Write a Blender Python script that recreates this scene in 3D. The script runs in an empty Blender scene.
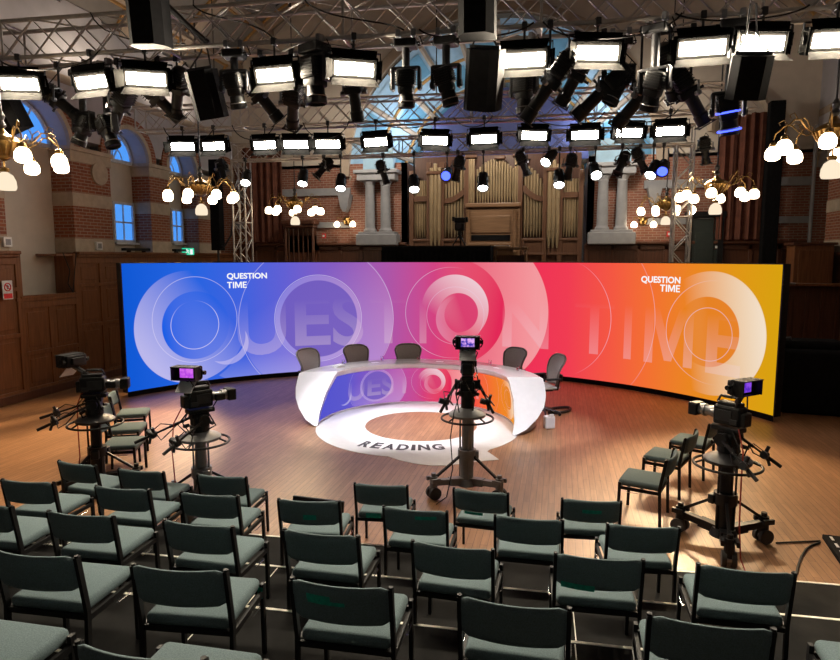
import bpy, bmesh, math, random
from mathutils import Vector, Matrix, Euler
random.seed(7)
C = bpy.context.scene.collection
PI = math.pi
R = math.radians

# ------------------------------------------------------------------ camera calibration (room axes: Y runs down the hall)
F, HOR, H = 630.0, 257.0, 3.0
PITCH = math.atan((330 - HOR) / F)
YAW = R(12.5)
def ray(px, py):
    x, y, z = (px - 420) / F, 1.0, -(py - 330) / F
    c, s = math.cos(PITCH), math.sin(PITCH)
    y, z = y * c + z * s, -y * s + z * c
    c, s = math.cos(YAW), math.sin(YAW)
    return Vector((x * c - y * s, x * s + y * c, z))
def onz(px, py, z=0.0):
    r = ray(px, py)
    return r * ((z - H) / r.z) + Vector((0, 0, H))
def onY(px, py, Y):
    r = ray(px, py)
    return r * (Y / r.y) + Vector((0, 0, H))

# ------------------------------------------------------------------ mesh helpers
class MB:
    def __init__(s): s.bm = bmesh.new()
    def _add(s, t, M=None):
        if M is not None: t.transform(M)
        me = bpy.data.meshes.new('tmp'); t.to_mesh(me); t.free()
        s.bm.from_mesh(me); bpy.data.meshes.remove(me)
        return s
    def box(s, c, sz, rot=(0, 0, 0), bev=0.0, seg=2):
        t = bmesh.new(); bmesh.ops.create_cube(t, size=1)
        for v in t.verts: v.co = Vector((v.co.x * sz[0], v.co.y * sz[1], v.co.z * sz[2]))
        if bev: bmesh.ops.bevel(t, geom=t.edges[:], offset=bev, segments=seg, affect='EDGES', profile=.5)
        return s._add(t, Matrix.Translation(c) @ Euler(rot).to_matrix().to_4x4())
    def cyl(s, p0, p1, r0, r1=None, n=10):
        p0, p1 = Vector(p0), Vector(p1); d = p1 - p0
        if r1 is None: r1 = r0
        t = bmesh.new()
        bmesh.ops.create_cone(t, cap_ends=True, segments=n, radius1=r0, radius2=max(r1, 1e-4), depth=d.length)
        q = Vector((0, 0, 1)).rotation_difference(d.normalized()).to_matrix().to_4x4()
        return s._add(t, Matrix.Translation((p0 + p1) / 2) @ q)
    def bar(s, p0, p1, w, h):
        p0, p1 = Vector(p0), Vector(p1); d = p1 - p0
        t = bmesh.new(); bmesh.ops.create_cube(t, size=1)
        for v in t.verts: v.co = Vector((v.co.x * w, v.co.y * d.length, v.co.z * h))
        z = Vector((0, 0, 1)); y = d.normalized()
        if abs(y.z) > .999: z = Vector((0, 1, 0))
        x = y.cross(z).normalized(); z = x.cross(y)
        M = Matrix((x, y, z)).transposed().to_4x4()
        return s._add(t, Matrix.Translation((p0 + p1) / 2) @ M)
    def tube(s, pts, r, n=7, closed=False):
        pts = [Vector(p) for p in pts]; bm = s.bm; rings = []; up = None; N = len(pts)
        for i, p in enumerate(pts):
            a = pts[(i - 1) % N] if (closed or i > 0) else p
            b = pts[(i + 1) % N] if (closed or i < N - 1) else p
            d = (b - a).normalized()
            if up is None:
                up = Vector((0, 0, 1)) if abs(d.z) < .9 else Vector((1, 0, 0))
            x = d.cross(up).normalized(); up = x.cross(d).normalized()
            rr = r[i] if isinstance(r, (list, tuple)) else r
            rings.append([bm.verts.new(p + rr * (math.cos(2 * PI * k / n) * x + math.sin(2 * PI * k / n) * up)) for k in range(n)])
        for i in range(N if closed else N - 1):
            A, B = rings[i], rings[(i + 1) % N]
            for k in range(n): bm.faces.new((A[k], A[(k + 1) % n], B[(k + 1) % n], B[k]))
        if not closed: bm.faces.new(rings[0]); bm.faces.new(rings[-1][::-1])
        return s
    def lathe(s, prof, c=(0, 0, 0), n=20, M=None):
        t = bmesh.new(); rings = []
        for r_, z in prof:
            rings.append([t.verts.new((max(r_, 1e-4) * math.cos(2 * PI * k / n), max(r_, 1e-4) * math.sin(2 * PI * k / n), z)) for k in range(n)])
        for A, B in zip(rings, rings[1:]):
            for k in range(n): t.faces.new((A[k], A[(k + 1) % n], B[(k + 1) % n], B[k]))
        t.faces.new(rings[0][::-1]); t.faces.new(rings[-1])
        bmesh.ops.recalc_face_normals(t, faces=t.faces[:])
        return s._add(t, Matrix.Translation(c) @ (M or Matrix()))
    def torus(s, c, Rr, r, n=40, m=8, M=None):
        M = M or Matrix()
        pts = [Vector(c) + M @ Vector((Rr * math.cos(2 * PI * k / n), Rr * math.sin(2 * PI * k / n), 0)) for k in range(n)]
        return s.tube(pts, r, m, True)
    def prism(s, poly, M, h):
        """poly: 2-D outline extruded by h along local +z, placed by matrix M"""
        t = bmesh.new(); v = [t.verts.new((a, b, 0)) for a, b in poly]
        f = t.faces.new(v); g = bmesh.ops.extrude_face_region(t, geom=[f])
        for e in g['geom']:
            if isinstance(e, bmesh.types.BMVert): e.co.z += h
        bmesh.ops.recalc_face_normals(t, faces=t.faces[:])
        return s._add(t, M)
    def grid(s, f, nu, nv, uvf=None, cu=False):
        bm = s.bm; P = [[bm.verts.new(f(i / nu, j / nv)) for j in range(nv + 1)] for i in range(nu + 1)]
        uv = bm.loops.layers.uv.verify() if uvf else None
        for i in range(nu):
            for j in range(nv):
                fc = bm.faces.new((P[i][j], P[i + 1][j], P[i + 1][j + 1], P[i][j + 1]))
                if uv:
                    for l, (a, b) in zip(fc.loops, ((i, j), (i + 1, j), (i + 1, j + 1), (i, j + 1))): l[uv].uv = uvf(a / nu, b / nv)
        return s
    def poly(s, pts): s.bm.faces.new([s.bm.verts.new(p) for p in pts]); return s
    def build(s, name, m, parent=None, smooth=False, loc=None, auto=None):
        me = bpy.data.meshes.new(name); s.bm.to_mesh(me); s.bm.free(); s.bm = None
        if smooth:
            for p in me.polygons: p.use_smooth = True
            if smooth != 'full':
                try: me.set_sharp_from_angle(angle=R(40))
                except Exception: pass
        o = bpy.data.objects.new(name, me); C.objects.link(o); me.materials.append(m)
        if parent: o.parent = parent
        if loc is not None: o.location = loc
        return o
def tag(o, label=None, cat=None, group=None, kind=None):
    if label: o['label'] = label
    if cat: o['category'] = cat
    if group: o['group'] = group
    if kind: o['kind'] = kind
    return o
def thing(name, label, cat, loc=(0, 0, 0), rz=0, group=None):
    o = bpy.data.objects.new(name, None); C.objects.link(o)
    o.empty_display_size = .1
    o.location = loc; o.rotation_euler = (0, 0, rz)
    return tag(o, label, cat, group)
def copy_tree(o, parent=None):
    c = o.copy(); C.objects.link(c)
    if parent is not None: c.parent = parent
    for ch in list(o.children): copy_tree(ch, c)
    return c
def child(o, base):
    return [c for c in o.children if c.name.split('.')[0] == base]
def rotM(rx=0, ry=0, rz=0): return Euler((rx, ry, rz)).to_matrix().to_4x4()
def bez(p0, p1, p2, p3, n):
    p0, p1, p2, p3 = map(Vector, (p0, p1, p2, p3))
    return [(1-t)**3*p0 + 3*(1-t)**2*t*p1 + 3*(1-t)*t*t*p2 + t**3*p3 for t in [i/n for i in range(n+1)]]

# ------------------------------------------------------------------ materials
def lin(c):
    return tuple(((v / 255) / 12.92 if v <= 10 else (((v / 255) + .055) / 1.055) ** 2.4) for v in c)
def mat(name, col, rough=.6, metal=0.0, var=.15, scale=12, bump=0.0, coat=0, spec=None):
    m = bpy.data.materials.new(name); m.use_nodes = True; nt = m.node_tree; b = nt.nodes['Principled BSDF']
    tc = nt.nodes.new('ShaderNodeTexCoord'); no = nt.nodes.new('ShaderNodeTexNoise')
    no.inputs['Scale'].default_value = scale; no.inputs['Detail'].default_value = 4
    nt.links.new(tc.outputs['Object'], no.inputs['Vector'])
    cr = nt.nodes.new('ShaderNodeValToRGB')
    cr.color_ramp.elements[0].position = .3; cr.color_ramp.elements[1].position = .7
    cr.color_ramp.elements[0].color = tuple(v * (1 - var) for v in col) + (1,)
    cr.color_ramp.elements[1].color = tuple(min(1, v * (1 + var)) for v in col) + (1,)
    nt.links.new(no.outputs['Fac'], cr.inputs['Fac']); nt.links.new(cr.outputs['Color'], b.inputs['Base Color'])
    b.inputs['Roughness'].default_value = rough; b.inputs['Metallic'].default_value = metal
    if coat: b.inputs['Coat Weight'].default_value = coat
    if spec is not None: b.inputs['Specular IOR Level'].default_value = spec
    if bump:
        bp = nt.nodes.new('ShaderNodeBump'); bp.inputs['Strength'].default_value = bump; bp.inputs['Distance'].default_value = .01
        nt.links.new(no.outputs['Fac'], bp.inputs['Height']); nt.links.new(bp.outputs['Normal'], b.inputs['Normal'])
    return m
def emis(name, col, strength):
    m = bpy.data.materials.new(name); m.use_nodes = True; nt = m.node_tree
    nt.nodes.remove(nt.nodes['Principled BSDF']); e = nt.nodes.new('ShaderNodeEmission')
    e.inputs['Color'].default_value = (*col, 1); e.inputs['Strength'].default_value = strength
    nt.links.new(e.outputs[0], nt.nodes['Material Output'].inputs[0])
    return m
def grain(name, c1, c2, axis='Z', rough=.45, scale=3.0):
    m = mat(name, c1, rough); nt = m.node_tree; b = nt.nodes['Principled BSDF']
    tc = nt.nodes.new('ShaderNodeTexCoord'); mp = nt.nodes.new('ShaderNodeMapping')
    sc = {'X': (.6, 9, 9), 'Y': (9, .6, 9), 'Z': (9, 9, .6)}[axis]
    mp.inputs['Scale'].default_value = sc
    no = nt.nodes.new('ShaderNodeTexNoise'); no.inputs['Scale'].default_value = scale; no.inputs['Detail'].default_value = 6
    cr = nt.nodes.new('ShaderNodeValToRGB')
    cr.color_ramp.elements[0].position = .3; cr.color_ramp.elements[1].position = .72
    cr.color_ramp.elements[0].color = (*c1, 1); cr.color_ramp.elements[1].color = (*c2, 1)
    for a, o in ((tc.outputs['Object'], mp.inputs['Vector']), (mp.outputs[0], no.inputs['Vector']), (no.outputs['Fac'], cr.inputs['Fac']), (cr.outputs['Color'], b.inputs['Base Color'])): nt.links.new(a, o)
    return m
def brickmat(name, c1, c2, mortar, w=.23, h=.075):
    m = mat(name, c1, .85); nt = m.node_tree; b = nt.nodes['Principled BSDF']
    tc = nt.nodes.new('ShaderNodeTexCoord'); sp = nt.nodes.new('ShaderNodeSeparateXYZ'); nt.links.new(tc.outputs['Object'], sp.inputs[0])
    ad = nt.nodes.new('ShaderNodeMath'); nt.links.new(sp.outputs[0], ad.inputs[0]); nt.links.new(sp.outputs[1], ad.inputs[1])
    cb = nt.nodes.new('ShaderNodeCombineXYZ'); nt.links.new(ad.outputs[0], cb.inputs[0]); nt.links.new(sp.outputs[2], cb.inputs[1])
    br = nt.nodes.new('ShaderNodeTexBrick'); nt.links.new(cb.outputs[0], br.inputs['Vector'])
    br.inputs['Scale'].default_value = 1; br.inputs['Brick Width'].default_value = w; br.inputs['Row Height'].default_value = h
    br.inputs['Mortar Size'].default_value = .009; br.inputs['Mortar Smooth'].default_value = .2
    br.inputs['Color1'].default_value = (*c1, 1); br.inputs['Color2'].default_value = (*c2, 1); br.inputs['Mortar'].default_value = (*mortar, 1)
    nt.links.new(br.outputs['Color'], b.inputs['Base Color'])
    bp = nt.nodes.new('ShaderNodeBump'); bp.inputs['Strength'].default_value = .3; bp.inputs['Distance'].default_value = .01; bp.invert = True
    nt.links.new(br.outputs['Fac'], bp.inputs['Height']); nt.links.new(bp.outputs['Normal'], b.inputs['Normal'])
    return m
def floormat():
    m = mat('parquet', (.3, .15, .07), .40, coat=.12); m.node_tree.nodes['Principled BSDF'].inputs['Coat Roughness'].default_value = .28; nt = m.node_tree; b = nt.nodes['Principled BSDF']
    tc = nt.nodes.new('ShaderNodeTexCoord'); sp = nt.nodes.new('ShaderNodeSeparateXYZ'); nt.links.new(tc.outputs['Object'], sp.inputs[0])
    cb = nt.nodes.new('ShaderNodeCombineXYZ'); nt.links.new(sp.outputs[1], cb.inputs[0]); nt.links.new(sp.outputs[0], cb.inputs[1])
    br = nt.nodes.new('ShaderNodeTexBrick'); nt.links.new(cb.outputs[0], br.inputs['Vector'])
    br.offset = .37; br.inputs['Scale'].default_value = 1; br.inputs['Brick Width'].default_value = .95; br.inputs['Row Height'].default_value = .075
    br.inputs['Mortar Size'].default_value = .0025; br.inputs['Bias'].default_value = 0
    br.inputs['Color1'].default_value = (*FLOOR_A, 1); br.inputs['Color2'].default_value = (*FLOOR_B, 1); br.inputs['Mortar'].default_value = (.10, .05, .025, 1)
    mp = nt.nodes.new('ShaderNodeMapping'); mp.inputs['Scale'].default_value = (14, 1.2, 1); nt.links.new(tc.outputs['Object'], mp.inputs[0])
    no = nt.nodes.new('ShaderNodeTexNoise'); no.inputs['Scale'].default_value = 2; no.inputs['Detail'].default_value = 5; nt.links.new(mp.outputs[0], no.inputs[0])
    mx = nt.nodes.new('ShaderNodeMix'); mx.data_type = 'RGBA'; mx.blend_type = 'MULTIPLY'; mx.inputs[0].default_value = .55
    cr = nt.nodes.new('ShaderNodeValToRGB'); cr.color_ramp.elements[0].position = .3; cr.color_ramp.elements[1].position = .65
    cr.color_ramp.elements[0].color = (.55, .5, .45, 1); cr.color_ramp.elements[1].color = (1.1, 1.1, 1.1, 1)
    nt.links.new(no.outputs['Fac'], cr.inputs[0]); nt.links.new(br.outputs['Color'], mx.inputs[6]); nt.links.new(cr.outputs[0], mx.inputs[7])
    nt.links.new(mx.outputs[2], b.inputs['Base Color'])
    return m
FLOOR_A, FLOOR_B = (.40, .205, .10), (.315, .155, .072)
M = {}
M['floor'] = floormat()
M['fabric'] = mat('teal_fabric', (.132, .182, .196), .95, var=.22, scale=160, bump=.15, spec=.2)
M['fabric_edge'] = M['fabric']
M['black_steel'] = mat('black_painted_steel', (.011, .011, .012), .5, 0, .2, spec=.2)
M['chrome'] = mat('chrome', (.7, .7, .7), .18, 1, .05)
M['black'] = mat('black_plastic', (.008, .008, .009), .48, 0, .25, spec=.3)
M['black_matte'] = mat('black_matte', (.008, .008, .009), .9, 0, .25, spec=.1)
M['grey_metal'] = mat('grey_metal', (.28, .28, .29), .35, .8, .1)
M['grey_paint'] = mat('grey_paint', (.20, .20, .21), .42, .15, .1)
M['darkgrey'] = mat('dark_grey_metal', (.035, .035, .038), .42, .4, .2)
M['truss'] = mat('aluminium', (.50, .47, .44), .38, .6, .12)
M['rubber'] = mat('grey_rubber', (.045, .042, .04), .7, 0, .2)
M['white_gloss'] = mat('white_gloss', (.86, .85, .87), .22, 0, .02, coat=.4)
M['white_vinyl'] = mat('white_vinyl', (.76, .75, .73), .45, 0, .03)
M['letter_black'] = mat('printed_black', (.015, .014, .016), .5)
M['desk_base'] = mat('grey_laminate', (.36, .33, .37), .3, 0, .05)
M['paper'] = mat('paper', (.86, .87, .92), .8, 0, .04)
M['carpet'] = mat('black_tier_board', (.010, .0098, .0095), .9, 0, .35, scale=5, spec=.12)
M['tier_face'] = mat('tier_face', (.014, .014, .014), .7)
M['nosing'] = mat('pale_nosing', (.80, .76, .66), .5)
M['aeron'] = mat('grey_mesh_weave', (.42, .385, .37), .8, 0, .2, scale=200)
M['tape'] = mat('green_tape', (.012, .34, .24), .5, 0, .3, scale=40)
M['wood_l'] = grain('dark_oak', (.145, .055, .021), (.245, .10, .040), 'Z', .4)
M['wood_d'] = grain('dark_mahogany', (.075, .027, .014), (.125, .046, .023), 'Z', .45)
M['wood_org'] = grain('organ_oak', (.19, .105, .055), (.28, .16, .085), 'X', .45)
M['wood_org_d'] = grain('organ_dark_oak', (.10, .045, .025), (.16, .075, .04), 'Z', .45)
M['brick'] = brickmat('red_brick', (.30, .095, .045), (.22, .065, .035), (.36, .27, .2))
M['brick_b'] = brickmat('shaded_red_brick', (.27, .10, .065), (.21, .075, .05), (.32, .25, .2))
M['stone'] = mat('buff_stone', (.46, .38, .29), .85, 0, .12, scale=6)
M['stone_grey'] = mat('pale_grey_stone', (.29, .295, .315), .8, 0, .08, scale=6)
M['plaster'] = mat('cream_plaster', (.56, .50, .43), .9, 0, .06, scale=3)
M['plaster_cool'] = mat('lilac_plaster', (.45, .44, .47), .9, 0, .06, scale=3)
M['ceil'] = mat('taupe_ceiling', (.19, .175, .162), .9, 0, .12, scale=2)
M['rib'] = mat('cream_rib', (.36, .29, .225), .8, 0, .12, scale=4)
M['gold'] = mat('gilded_rib', (.42, .24, .08), .5, .3, .3, scale=25)
M['blue_paint'] = mat('pale_blue_paint', (.30, .46, .60), .8, 0, .12, scale=3)
M['blue_deep'] = mat('teal_blue_paint', (.11, .28, .42), .8, 0, .15, scale=3)
M['navy'] = mat('navy_blue', (.035, .045, .14), .7, 0, .2, scale=3)  # dark navy tone of the half-round above the organ
M['pipe'] = mat('gilt_pipe', (.36, .27, .16), .38, .45, .12, scale=3)
M['brass'] = mat('polished_brass', (.27, .165, .055), .38, 1, .25)
M['curtain'] = mat('rust_curtain', (.13, .045, .028), .95, 0, .25, scale=4)
M['green_door'] = mat('dark_green_paint', (.022, .032, .030), .5, 0, .15)
M['frame_white'] = mat('white_window_frame', (.62, .64, .68), .5)
M['lamp'] = emis('lit_lamp_panel', (1, .85, .64), 430)
M['lampB'] = emis('lit_front_lamp_panel', (1, .90, .76), 62)
M['globe'] = emis('lit_opal_globe', (1, .78, .52), 9)
M['globe_dim'] = emis('opal_pendant', (1, .82, .60), .75)
M['spot_lens'] = emis('lit_spot_lens', (1, .94, .85), 30)
M['blue_led'] = emis('blue_led', (.05, .08, 1), 3.0)
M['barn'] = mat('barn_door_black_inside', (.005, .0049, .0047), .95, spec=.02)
M['barn_lit'] = mat('barn_door_lit_inside', (.018, .0175, .0165), .9, spec=.04)  # lighter copy of the black doors, lamp spill put into the colour
M['daylight'] = emis('dusk_daylight_pane', lin((70, 135, 215)), 1.0)
M['red'] = mat('sign_red', (.62, .03, .03), .5)
M['white'] = mat('sign_white', (.75, .75, .75), .5)
M['exit'] = emis('exit_sign_green', (.03, .55, .30), .9)
M['red_cable'] = mat('red_cable', (.35, .03, .02), .5)
M['vf'] = emis('viewfinder_picture', lin((190, 80, 235)), 1.1)
M['vf2'] = emis('viewfinder_violet', lin((120, 60, 230)), .9)

def picture(name, c1, c2, k):
    m = emis(name, c1, k); nt = m.node_tree; e = nt.nodes['Emission']; no = nt.nodes.new('ShaderNodeTexNoise'); no.inputs['Scale'].default_value = 22
    tc = nt.nodes.new('ShaderNodeTexCoord'); cr = nt.nodes.new('ShaderNodeValToRGB'); cr.color_ramp.elements[0].position = .4; cr.color_ramp.elements[1].position = .62
    cr.color_ramp.elements[0].color = (*c1, 1); cr.color_ramp.elements[1].color = (*c2, 1)
    nt.links.new(tc.outputs['Object'], no.inputs['Vector']); nt.links.new(no.outputs['Fac'], cr.inputs[0]); nt.links.new(cr.outputs[0], e.inputs[0])
    return m
M['vf3'] = picture('viewfinder_studio_picture', lin((60, 50, 170)), lin((225, 170, 240)), .8)
M['vf'] = picture('viewfinder_pink_picture', lin((180, 70, 225)), lin((215, 110, 235)), .75)
M['vf2'] = picture('viewfinder_violet_picture', lin((95, 45, 200)), lin((150, 80, 240)), .65)
KEY, POOL, AMB, EXPO, UP, APSE, ORG = 2.3, 1.35, .03, 0.45, 14, 75, 60
# ------------------------------------------------------------------ LED artwork (a lit display: all in its own emission)
class X:
    nt = None
    def __init__(s, v): s.v = v
    def _op(s, op, o=None, clamp=False):
        n = X.nt.nodes.new('ShaderNodeMath'); n.operation = op; n.use_clamp = clamp
        for i, a in enumerate((s, o)):
            if a is None: continue
            a = a.v if isinstance(a, X) else a
            if isinstance(a, (int, float)): n.inputs[i].default_value = a
            else: X.nt.links.new(a, n.inputs[i])
        return X(n.outputs[0])
    def __add__(s, o): return s._op('ADD', o)
    def __sub__(s, o): return s._op('SUBTRACT', o)
    def __mul__(s, o): return s._op('MULTIPLY', o)
    def sqrt(s): return s._op('SQRT')
    def abs(s): return s._op('ABSOLUTE')
    def lt(s, o, w=.012):      # soft "s < o"
        return (X(o)._op('SUBTRACT', s) * (1 / w)).clamp()
    def clamp(s): return s._op('ADD', 0.0, True)
    def ramp(s, a, b): return ((s - a) * (1.0 / (b - a))).clamp()
def led_material(name, desk=False):
    m = bpy.data.materials.new(name); m.use_nodes = True; nt = m.node_tree; X.nt = nt
    nt.nodes.remove(nt.nodes['Principled BSDF'])
    uvn = nt.nodes.new('ShaderNodeTexCoord')
    sp = nt.nodes.new('ShaderNodeSeparateXYZ'); nt.links.new(uvn.outputs['UV'], sp.inputs[0])
    u, v = X(sp.outputs[0]), X(sp.outputs[1])
    cr = nt.nodes.new('ShaderNodeValToRGB'); el = cr.color_ramp.elements
    stops = [(0, (15, 88, 212)), (1.6, (38, 100, 225)), (2.8, (66, 98, 222)), (3.8, (98, 96, 212)), (5.2, (138, 92, 190)), (6.4, (172, 86, 168)), (7.4, (204, 74, 140)), (8.6, (228, 52, 104)), (9.8, (238, 46, 88)), (11.0, (240, 60, 82)), (12.1, (244, 88, 66)), (13.0, (243, 112, 50)), (14.0, (234, 134, 34)), (15.0, (224, 152, 22)), (16.0, (214, 162, 14))]
    if desk: stops = [(0, (84, 84, 205)), (2.4, (92, 88, 205)), (4.0, (128, 88, 195)), (5.6, (176, 82, 170))] + stops[6:8] + [(9.6, (238, 62, 92)), (11.0, (242, 84, 70)), (12.2, (244, 112, 50)), (13.4, (240, 132, 40)), (16, (228, 150, 30))]
    while len(el) < len(stops): el.new(.5)
    for e, (p, c) in zip(el, stops): e.position = p / 16; e.color = (*lin(c), 1)
    d = u * (1 / 16); nt.links.new(d.v, cr.inputs[0])
    col = cr.outputs[0]
    def mix(fac, c):
        nonlocal col
        n = nt.nodes.new('ShaderNodeMix'); n.data_type = 'RGBA'
        nt.links.new(fac.v, n.inputs[0]); nt.links.new(col, n.inputs[6])
        if isinstance(c, tuple): n.inputs[7].default_value = (*lin(c), 1)
        else: nt.links.new(c, n.inputs[7])
        col = n.outputs[2]
    base = cr.outputs[0]
    def dist(cu, cv): 
        a, b = u - cu, v - cv
        return (a * a + b * b).sqrt()
    def line(cu, cv, r, al, g=None, w=.011):
        k = ((dist(cu, cv) - r).abs()).lt(w, .01) * al
        if g is not None: k = k * g
        mix(k, (235, 225, 250))
    def dirn(cu, cv, ang, r):   # 0..1 across a disc in a direction
        a = (u - cu) * (math.cos(R(ang)) / r) + (v - cv) * (math.sin(R(ang)) / r)
        return (a * .5 + .5).clamp()
    # large violet circle and its disc
    mix(dist(4.6, 1.45).lt(1.95) * (dirn(4.6, 1.45, -60, 1.95).ramp(.25, 1.0) * .42), (205, 185, 245))
    mix(dist(4.62, 1.45).lt(1.09) * .22, (225, 205, 245))
    mix(dist(4.63, 1.44).lt(.98) * .82, (104, 82, 186))
    # blue ring on the left with swash
    if not desk: mix(dist(3.15, 1.9).lt(2.0) * dist(1.47, 1.36).lt(1.34)._op('SUBTRACT', 1)._op('ABSOLUTE') * (v - .1).lt(.5, .5) * .25, (190, 190, 240))
    if not desk: mix(dist(1.5, 1.40).lt(1.30) * (dirn(1.5, 1.40, 218, 1.3).ramp(.18, .95) * .80), (205, 198, 240))
    if not desk: mix(dist(1.62, 1.43).lt(.79) * (dirn(1.62, 1.43, 190, .8).ramp(-.15, 1.0) * 1.0), (4, 92, 228))
    mix(dist(2.35, .95).lt(.52) * (dist(2.2, 1.12).lt(.60)._op('SUBTRACT', 1)._op('ABSOLUTE')) * .45, (215, 205, 245))
    # pink rings
    mix(dist(8.46, 1.63).lt(2.07) * ((u - 7.6) * (1 / 2.6)).clamp() * .62, (246, 186, 186))
    mix(dist(8.05, 1.59).lt(1.38) * (dirn(8.05, 1.59, -10, 1.38).ramp(.2, .95) * .96), (226, 32, 84))
    mix(dist(8.14, 1.69).lt(.87) * (dirn(8.14, 1.69, 50, .87).ramp(.22, .98) * .86), (238, 214, 222))
    mix(dist(8.23, 1.58).lt(.51) * (dirn(8.23, 1.58, 20, .5).ramp(-.2, .6) * .97), (218, 60, 110))
    mix(dist(8.30, 1.40).lt(.66) * (dist(8.36, 1.52).lt(.50)._op('SUBTRACT', 1)._op('ABSOLUTE')) * (dirn(8.3, 1.4, 200, .66).ramp(.45, 1) * .3), (238, 200, 220))
    # orange ring
    mix(dist(14.39, 1.46).lt(1.26) * (dirn(14.39, 1.46, 8, 1.26).ramp(.30, .98) * .92), (245, 228, 208))
    mix(dist(14.34, 1.49).lt(.72) * (dirn(14.34, 1.49, 10, .72).ramp(-.2, .55) * .97), (230, 128, 28))
    # fine circles
    if not desk: line(1.61, 1.56, .99, .55); line(1.60, 1.44, .56, .75, dirn(1.6, 1.44, -80, .56).ramp(.0, .35), .012)
    line(4.62, 1.45, 1.10, .6); line(4.59, 1.41, 1.95, .5)
    line(8.03, 1.57, 1.17, .5, (u * -1 + 8.4).clamp()); line(8.15, 1.5, .74, .35)
    line(10.61, 1.54, 1.47, .55, (u - 11.2).clamp()); line(10.77, 1.59, 2.36, .5, (u - 12.3).clamp())
    line(14.45, 1.48, 1.05, .5, (u * -1 + 14.6).clamp()); line(14.36, 1.44, .54, .5)
    e = nt.nodes.new('ShaderNodeEmission'); nt.links.new(col, e.inputs[0]); e.inputs[1].default_value = LED_GAIN
    nt.links.new(e.outputs[0], nt.nodes['Material Output'].inputs[0])
    return m
LED_GAIN = 2 ** -EXPO
M['led'] = led_material('led_artwork'); M['led_desk'] = led_material('led_desk_artwork', True)
def ghost_material():
    m = bpy.data.materials.new('ghost_letters'); m.use_nodes = True; nt = m.node_tree; X.nt = nt
    nt.nodes.remove(nt.nodes['Principled BSDF'])
    uvn = nt.nodes.new('ShaderNodeTexCoord')
    sp = nt.nodes.new('ShaderNodeSeparateXYZ'); nt.links.new(uvn.outputs['UV'], sp.inputs[0])
    v = X(sp.outputs[1])
    k = (v * -1 + .9).clamp() * .27
    t = nt.nodes.new('ShaderNodeBsdfTransparent'); e = nt.nodes.new('ShaderNodeEmission')
    e.inputs[0].default_value = (*lin((240, 215, 225)), 1); e.inputs[1].default_value = LED_GAIN
    mx = nt.nodes.new('ShaderNodeMixShader'); nt.links.new(k.v, mx.inputs[0]); nt.links.new(t.outputs[0], mx.inputs[1]); nt.links.new(e.outputs[0], mx.inputs[2])
    nt.links.new(mx.outputs[0], nt.nodes['Material Output'].inputs[0])
    return m
M['ghost'] = ghost_material()
M['logo_white'] = emis('logo_white', (.95, .95, .97), LED_GAIN)

def glyph_mesh(txt, offset=.0):
    cu = bpy.data.curves.new('txt', 'FONT'); cu.body = txt; cu.offset = offset; cu.fill_mode = 'FRONT'; cu.resolution_u = 6
    o = bpy.data.objects.new('txt', cu); C.objects.link(o)
    dg = bpy.context.evaluated_depsgraph_get(); dg.update()
    me = bpy.data.meshes.new_from_object(o.evaluated_get(dg))
    bpy.data.objects.remove(o); bpy.data.curves.remove(cu)
    return me
def place_text(txt, box, fn, offset=.0, mirror=False):
    """text scaled into box (u0,u1,v0,v1) and mapped through fn(u,v)->point; returns MB"""
    if txt in ('TIME', 'M'):
        G = {'M': (1.15, [[(0, 0), (0, 1), (.25, 1), (.5, .36), (.75, 1), (1, 1), (1, 0), (.82, 0), (.82, .70), (.575, .06), (.425, .06), (.18, .70), (.18, 0)]]),
             'T': (.80, [[(.36, 0), (.36, .82), (0, .82), (0, 1), (1, 1), (1, .82), (.64, .82), (.64, 0)]]), 'I': (.22, [[(0, 0), (0, 1), (1, 1), (1, 0)]]),
             'E': (.66, [[(0, 0), (0, 1), (1, 1), (1, .83), (.32, .83), (.32, .59), (.92, .59), (.92, .42), (.32, .42), (.32, .17), (1, .17), (1, 0)]])}
        bm = bmesh.new(); xx = 0
        for ch in txt:
            w_, pl = G[ch]
            for p in pl: bm.faces.new([bm.verts.new((xx + a * w_, b, 0)) for a, b in p][::-1])
            xx += w_ + .14
        bm.normal_update(); bmesh.ops.triangulate(bm, faces=bm.faces[:])
    else:
        me = glyph_mesh(txt, offset); bm = bmesh.new(); bm.from_mesh(me); bpy.data.meshes.remove(me)
    xs = [w.co.x for w in bm.verts]; ys = [w.co.y for w in bm.verts]
    x0, x1, y0, y1 = min(xs), max(xs), min(ys), max(ys)
    u0, u1, v0, v1 = box
    for k in range(1, 9):
        bmesh.ops.bisect_plane(bm, geom=bm.verts[:] + bm.edges[:] + bm.faces[:], plane_co=(x0 + (x1 - x0) * k / 9, 0, 0), plane_no=(1, 0, 0), dist=1e-5)
    uvl = bm.loops.layers.uv.verify()
    for f in bm.faces:
        for l in f.loops: l[uvl].uv = ((l.vert.co.x - x0) / (x1 - x0), (l.vert.co.y - y0) / (y1 - y0))
    for w in bm.verts:
        w.co = fn(u0 + (w.co.x - x0) / (x1 - x0) * (u1 - u0), v0 + (w.co.y - y0) / (y1 - y0) * (v1 - v0))
    o = MB(); o.bm.free(); o.bm = bm
    return o

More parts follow.
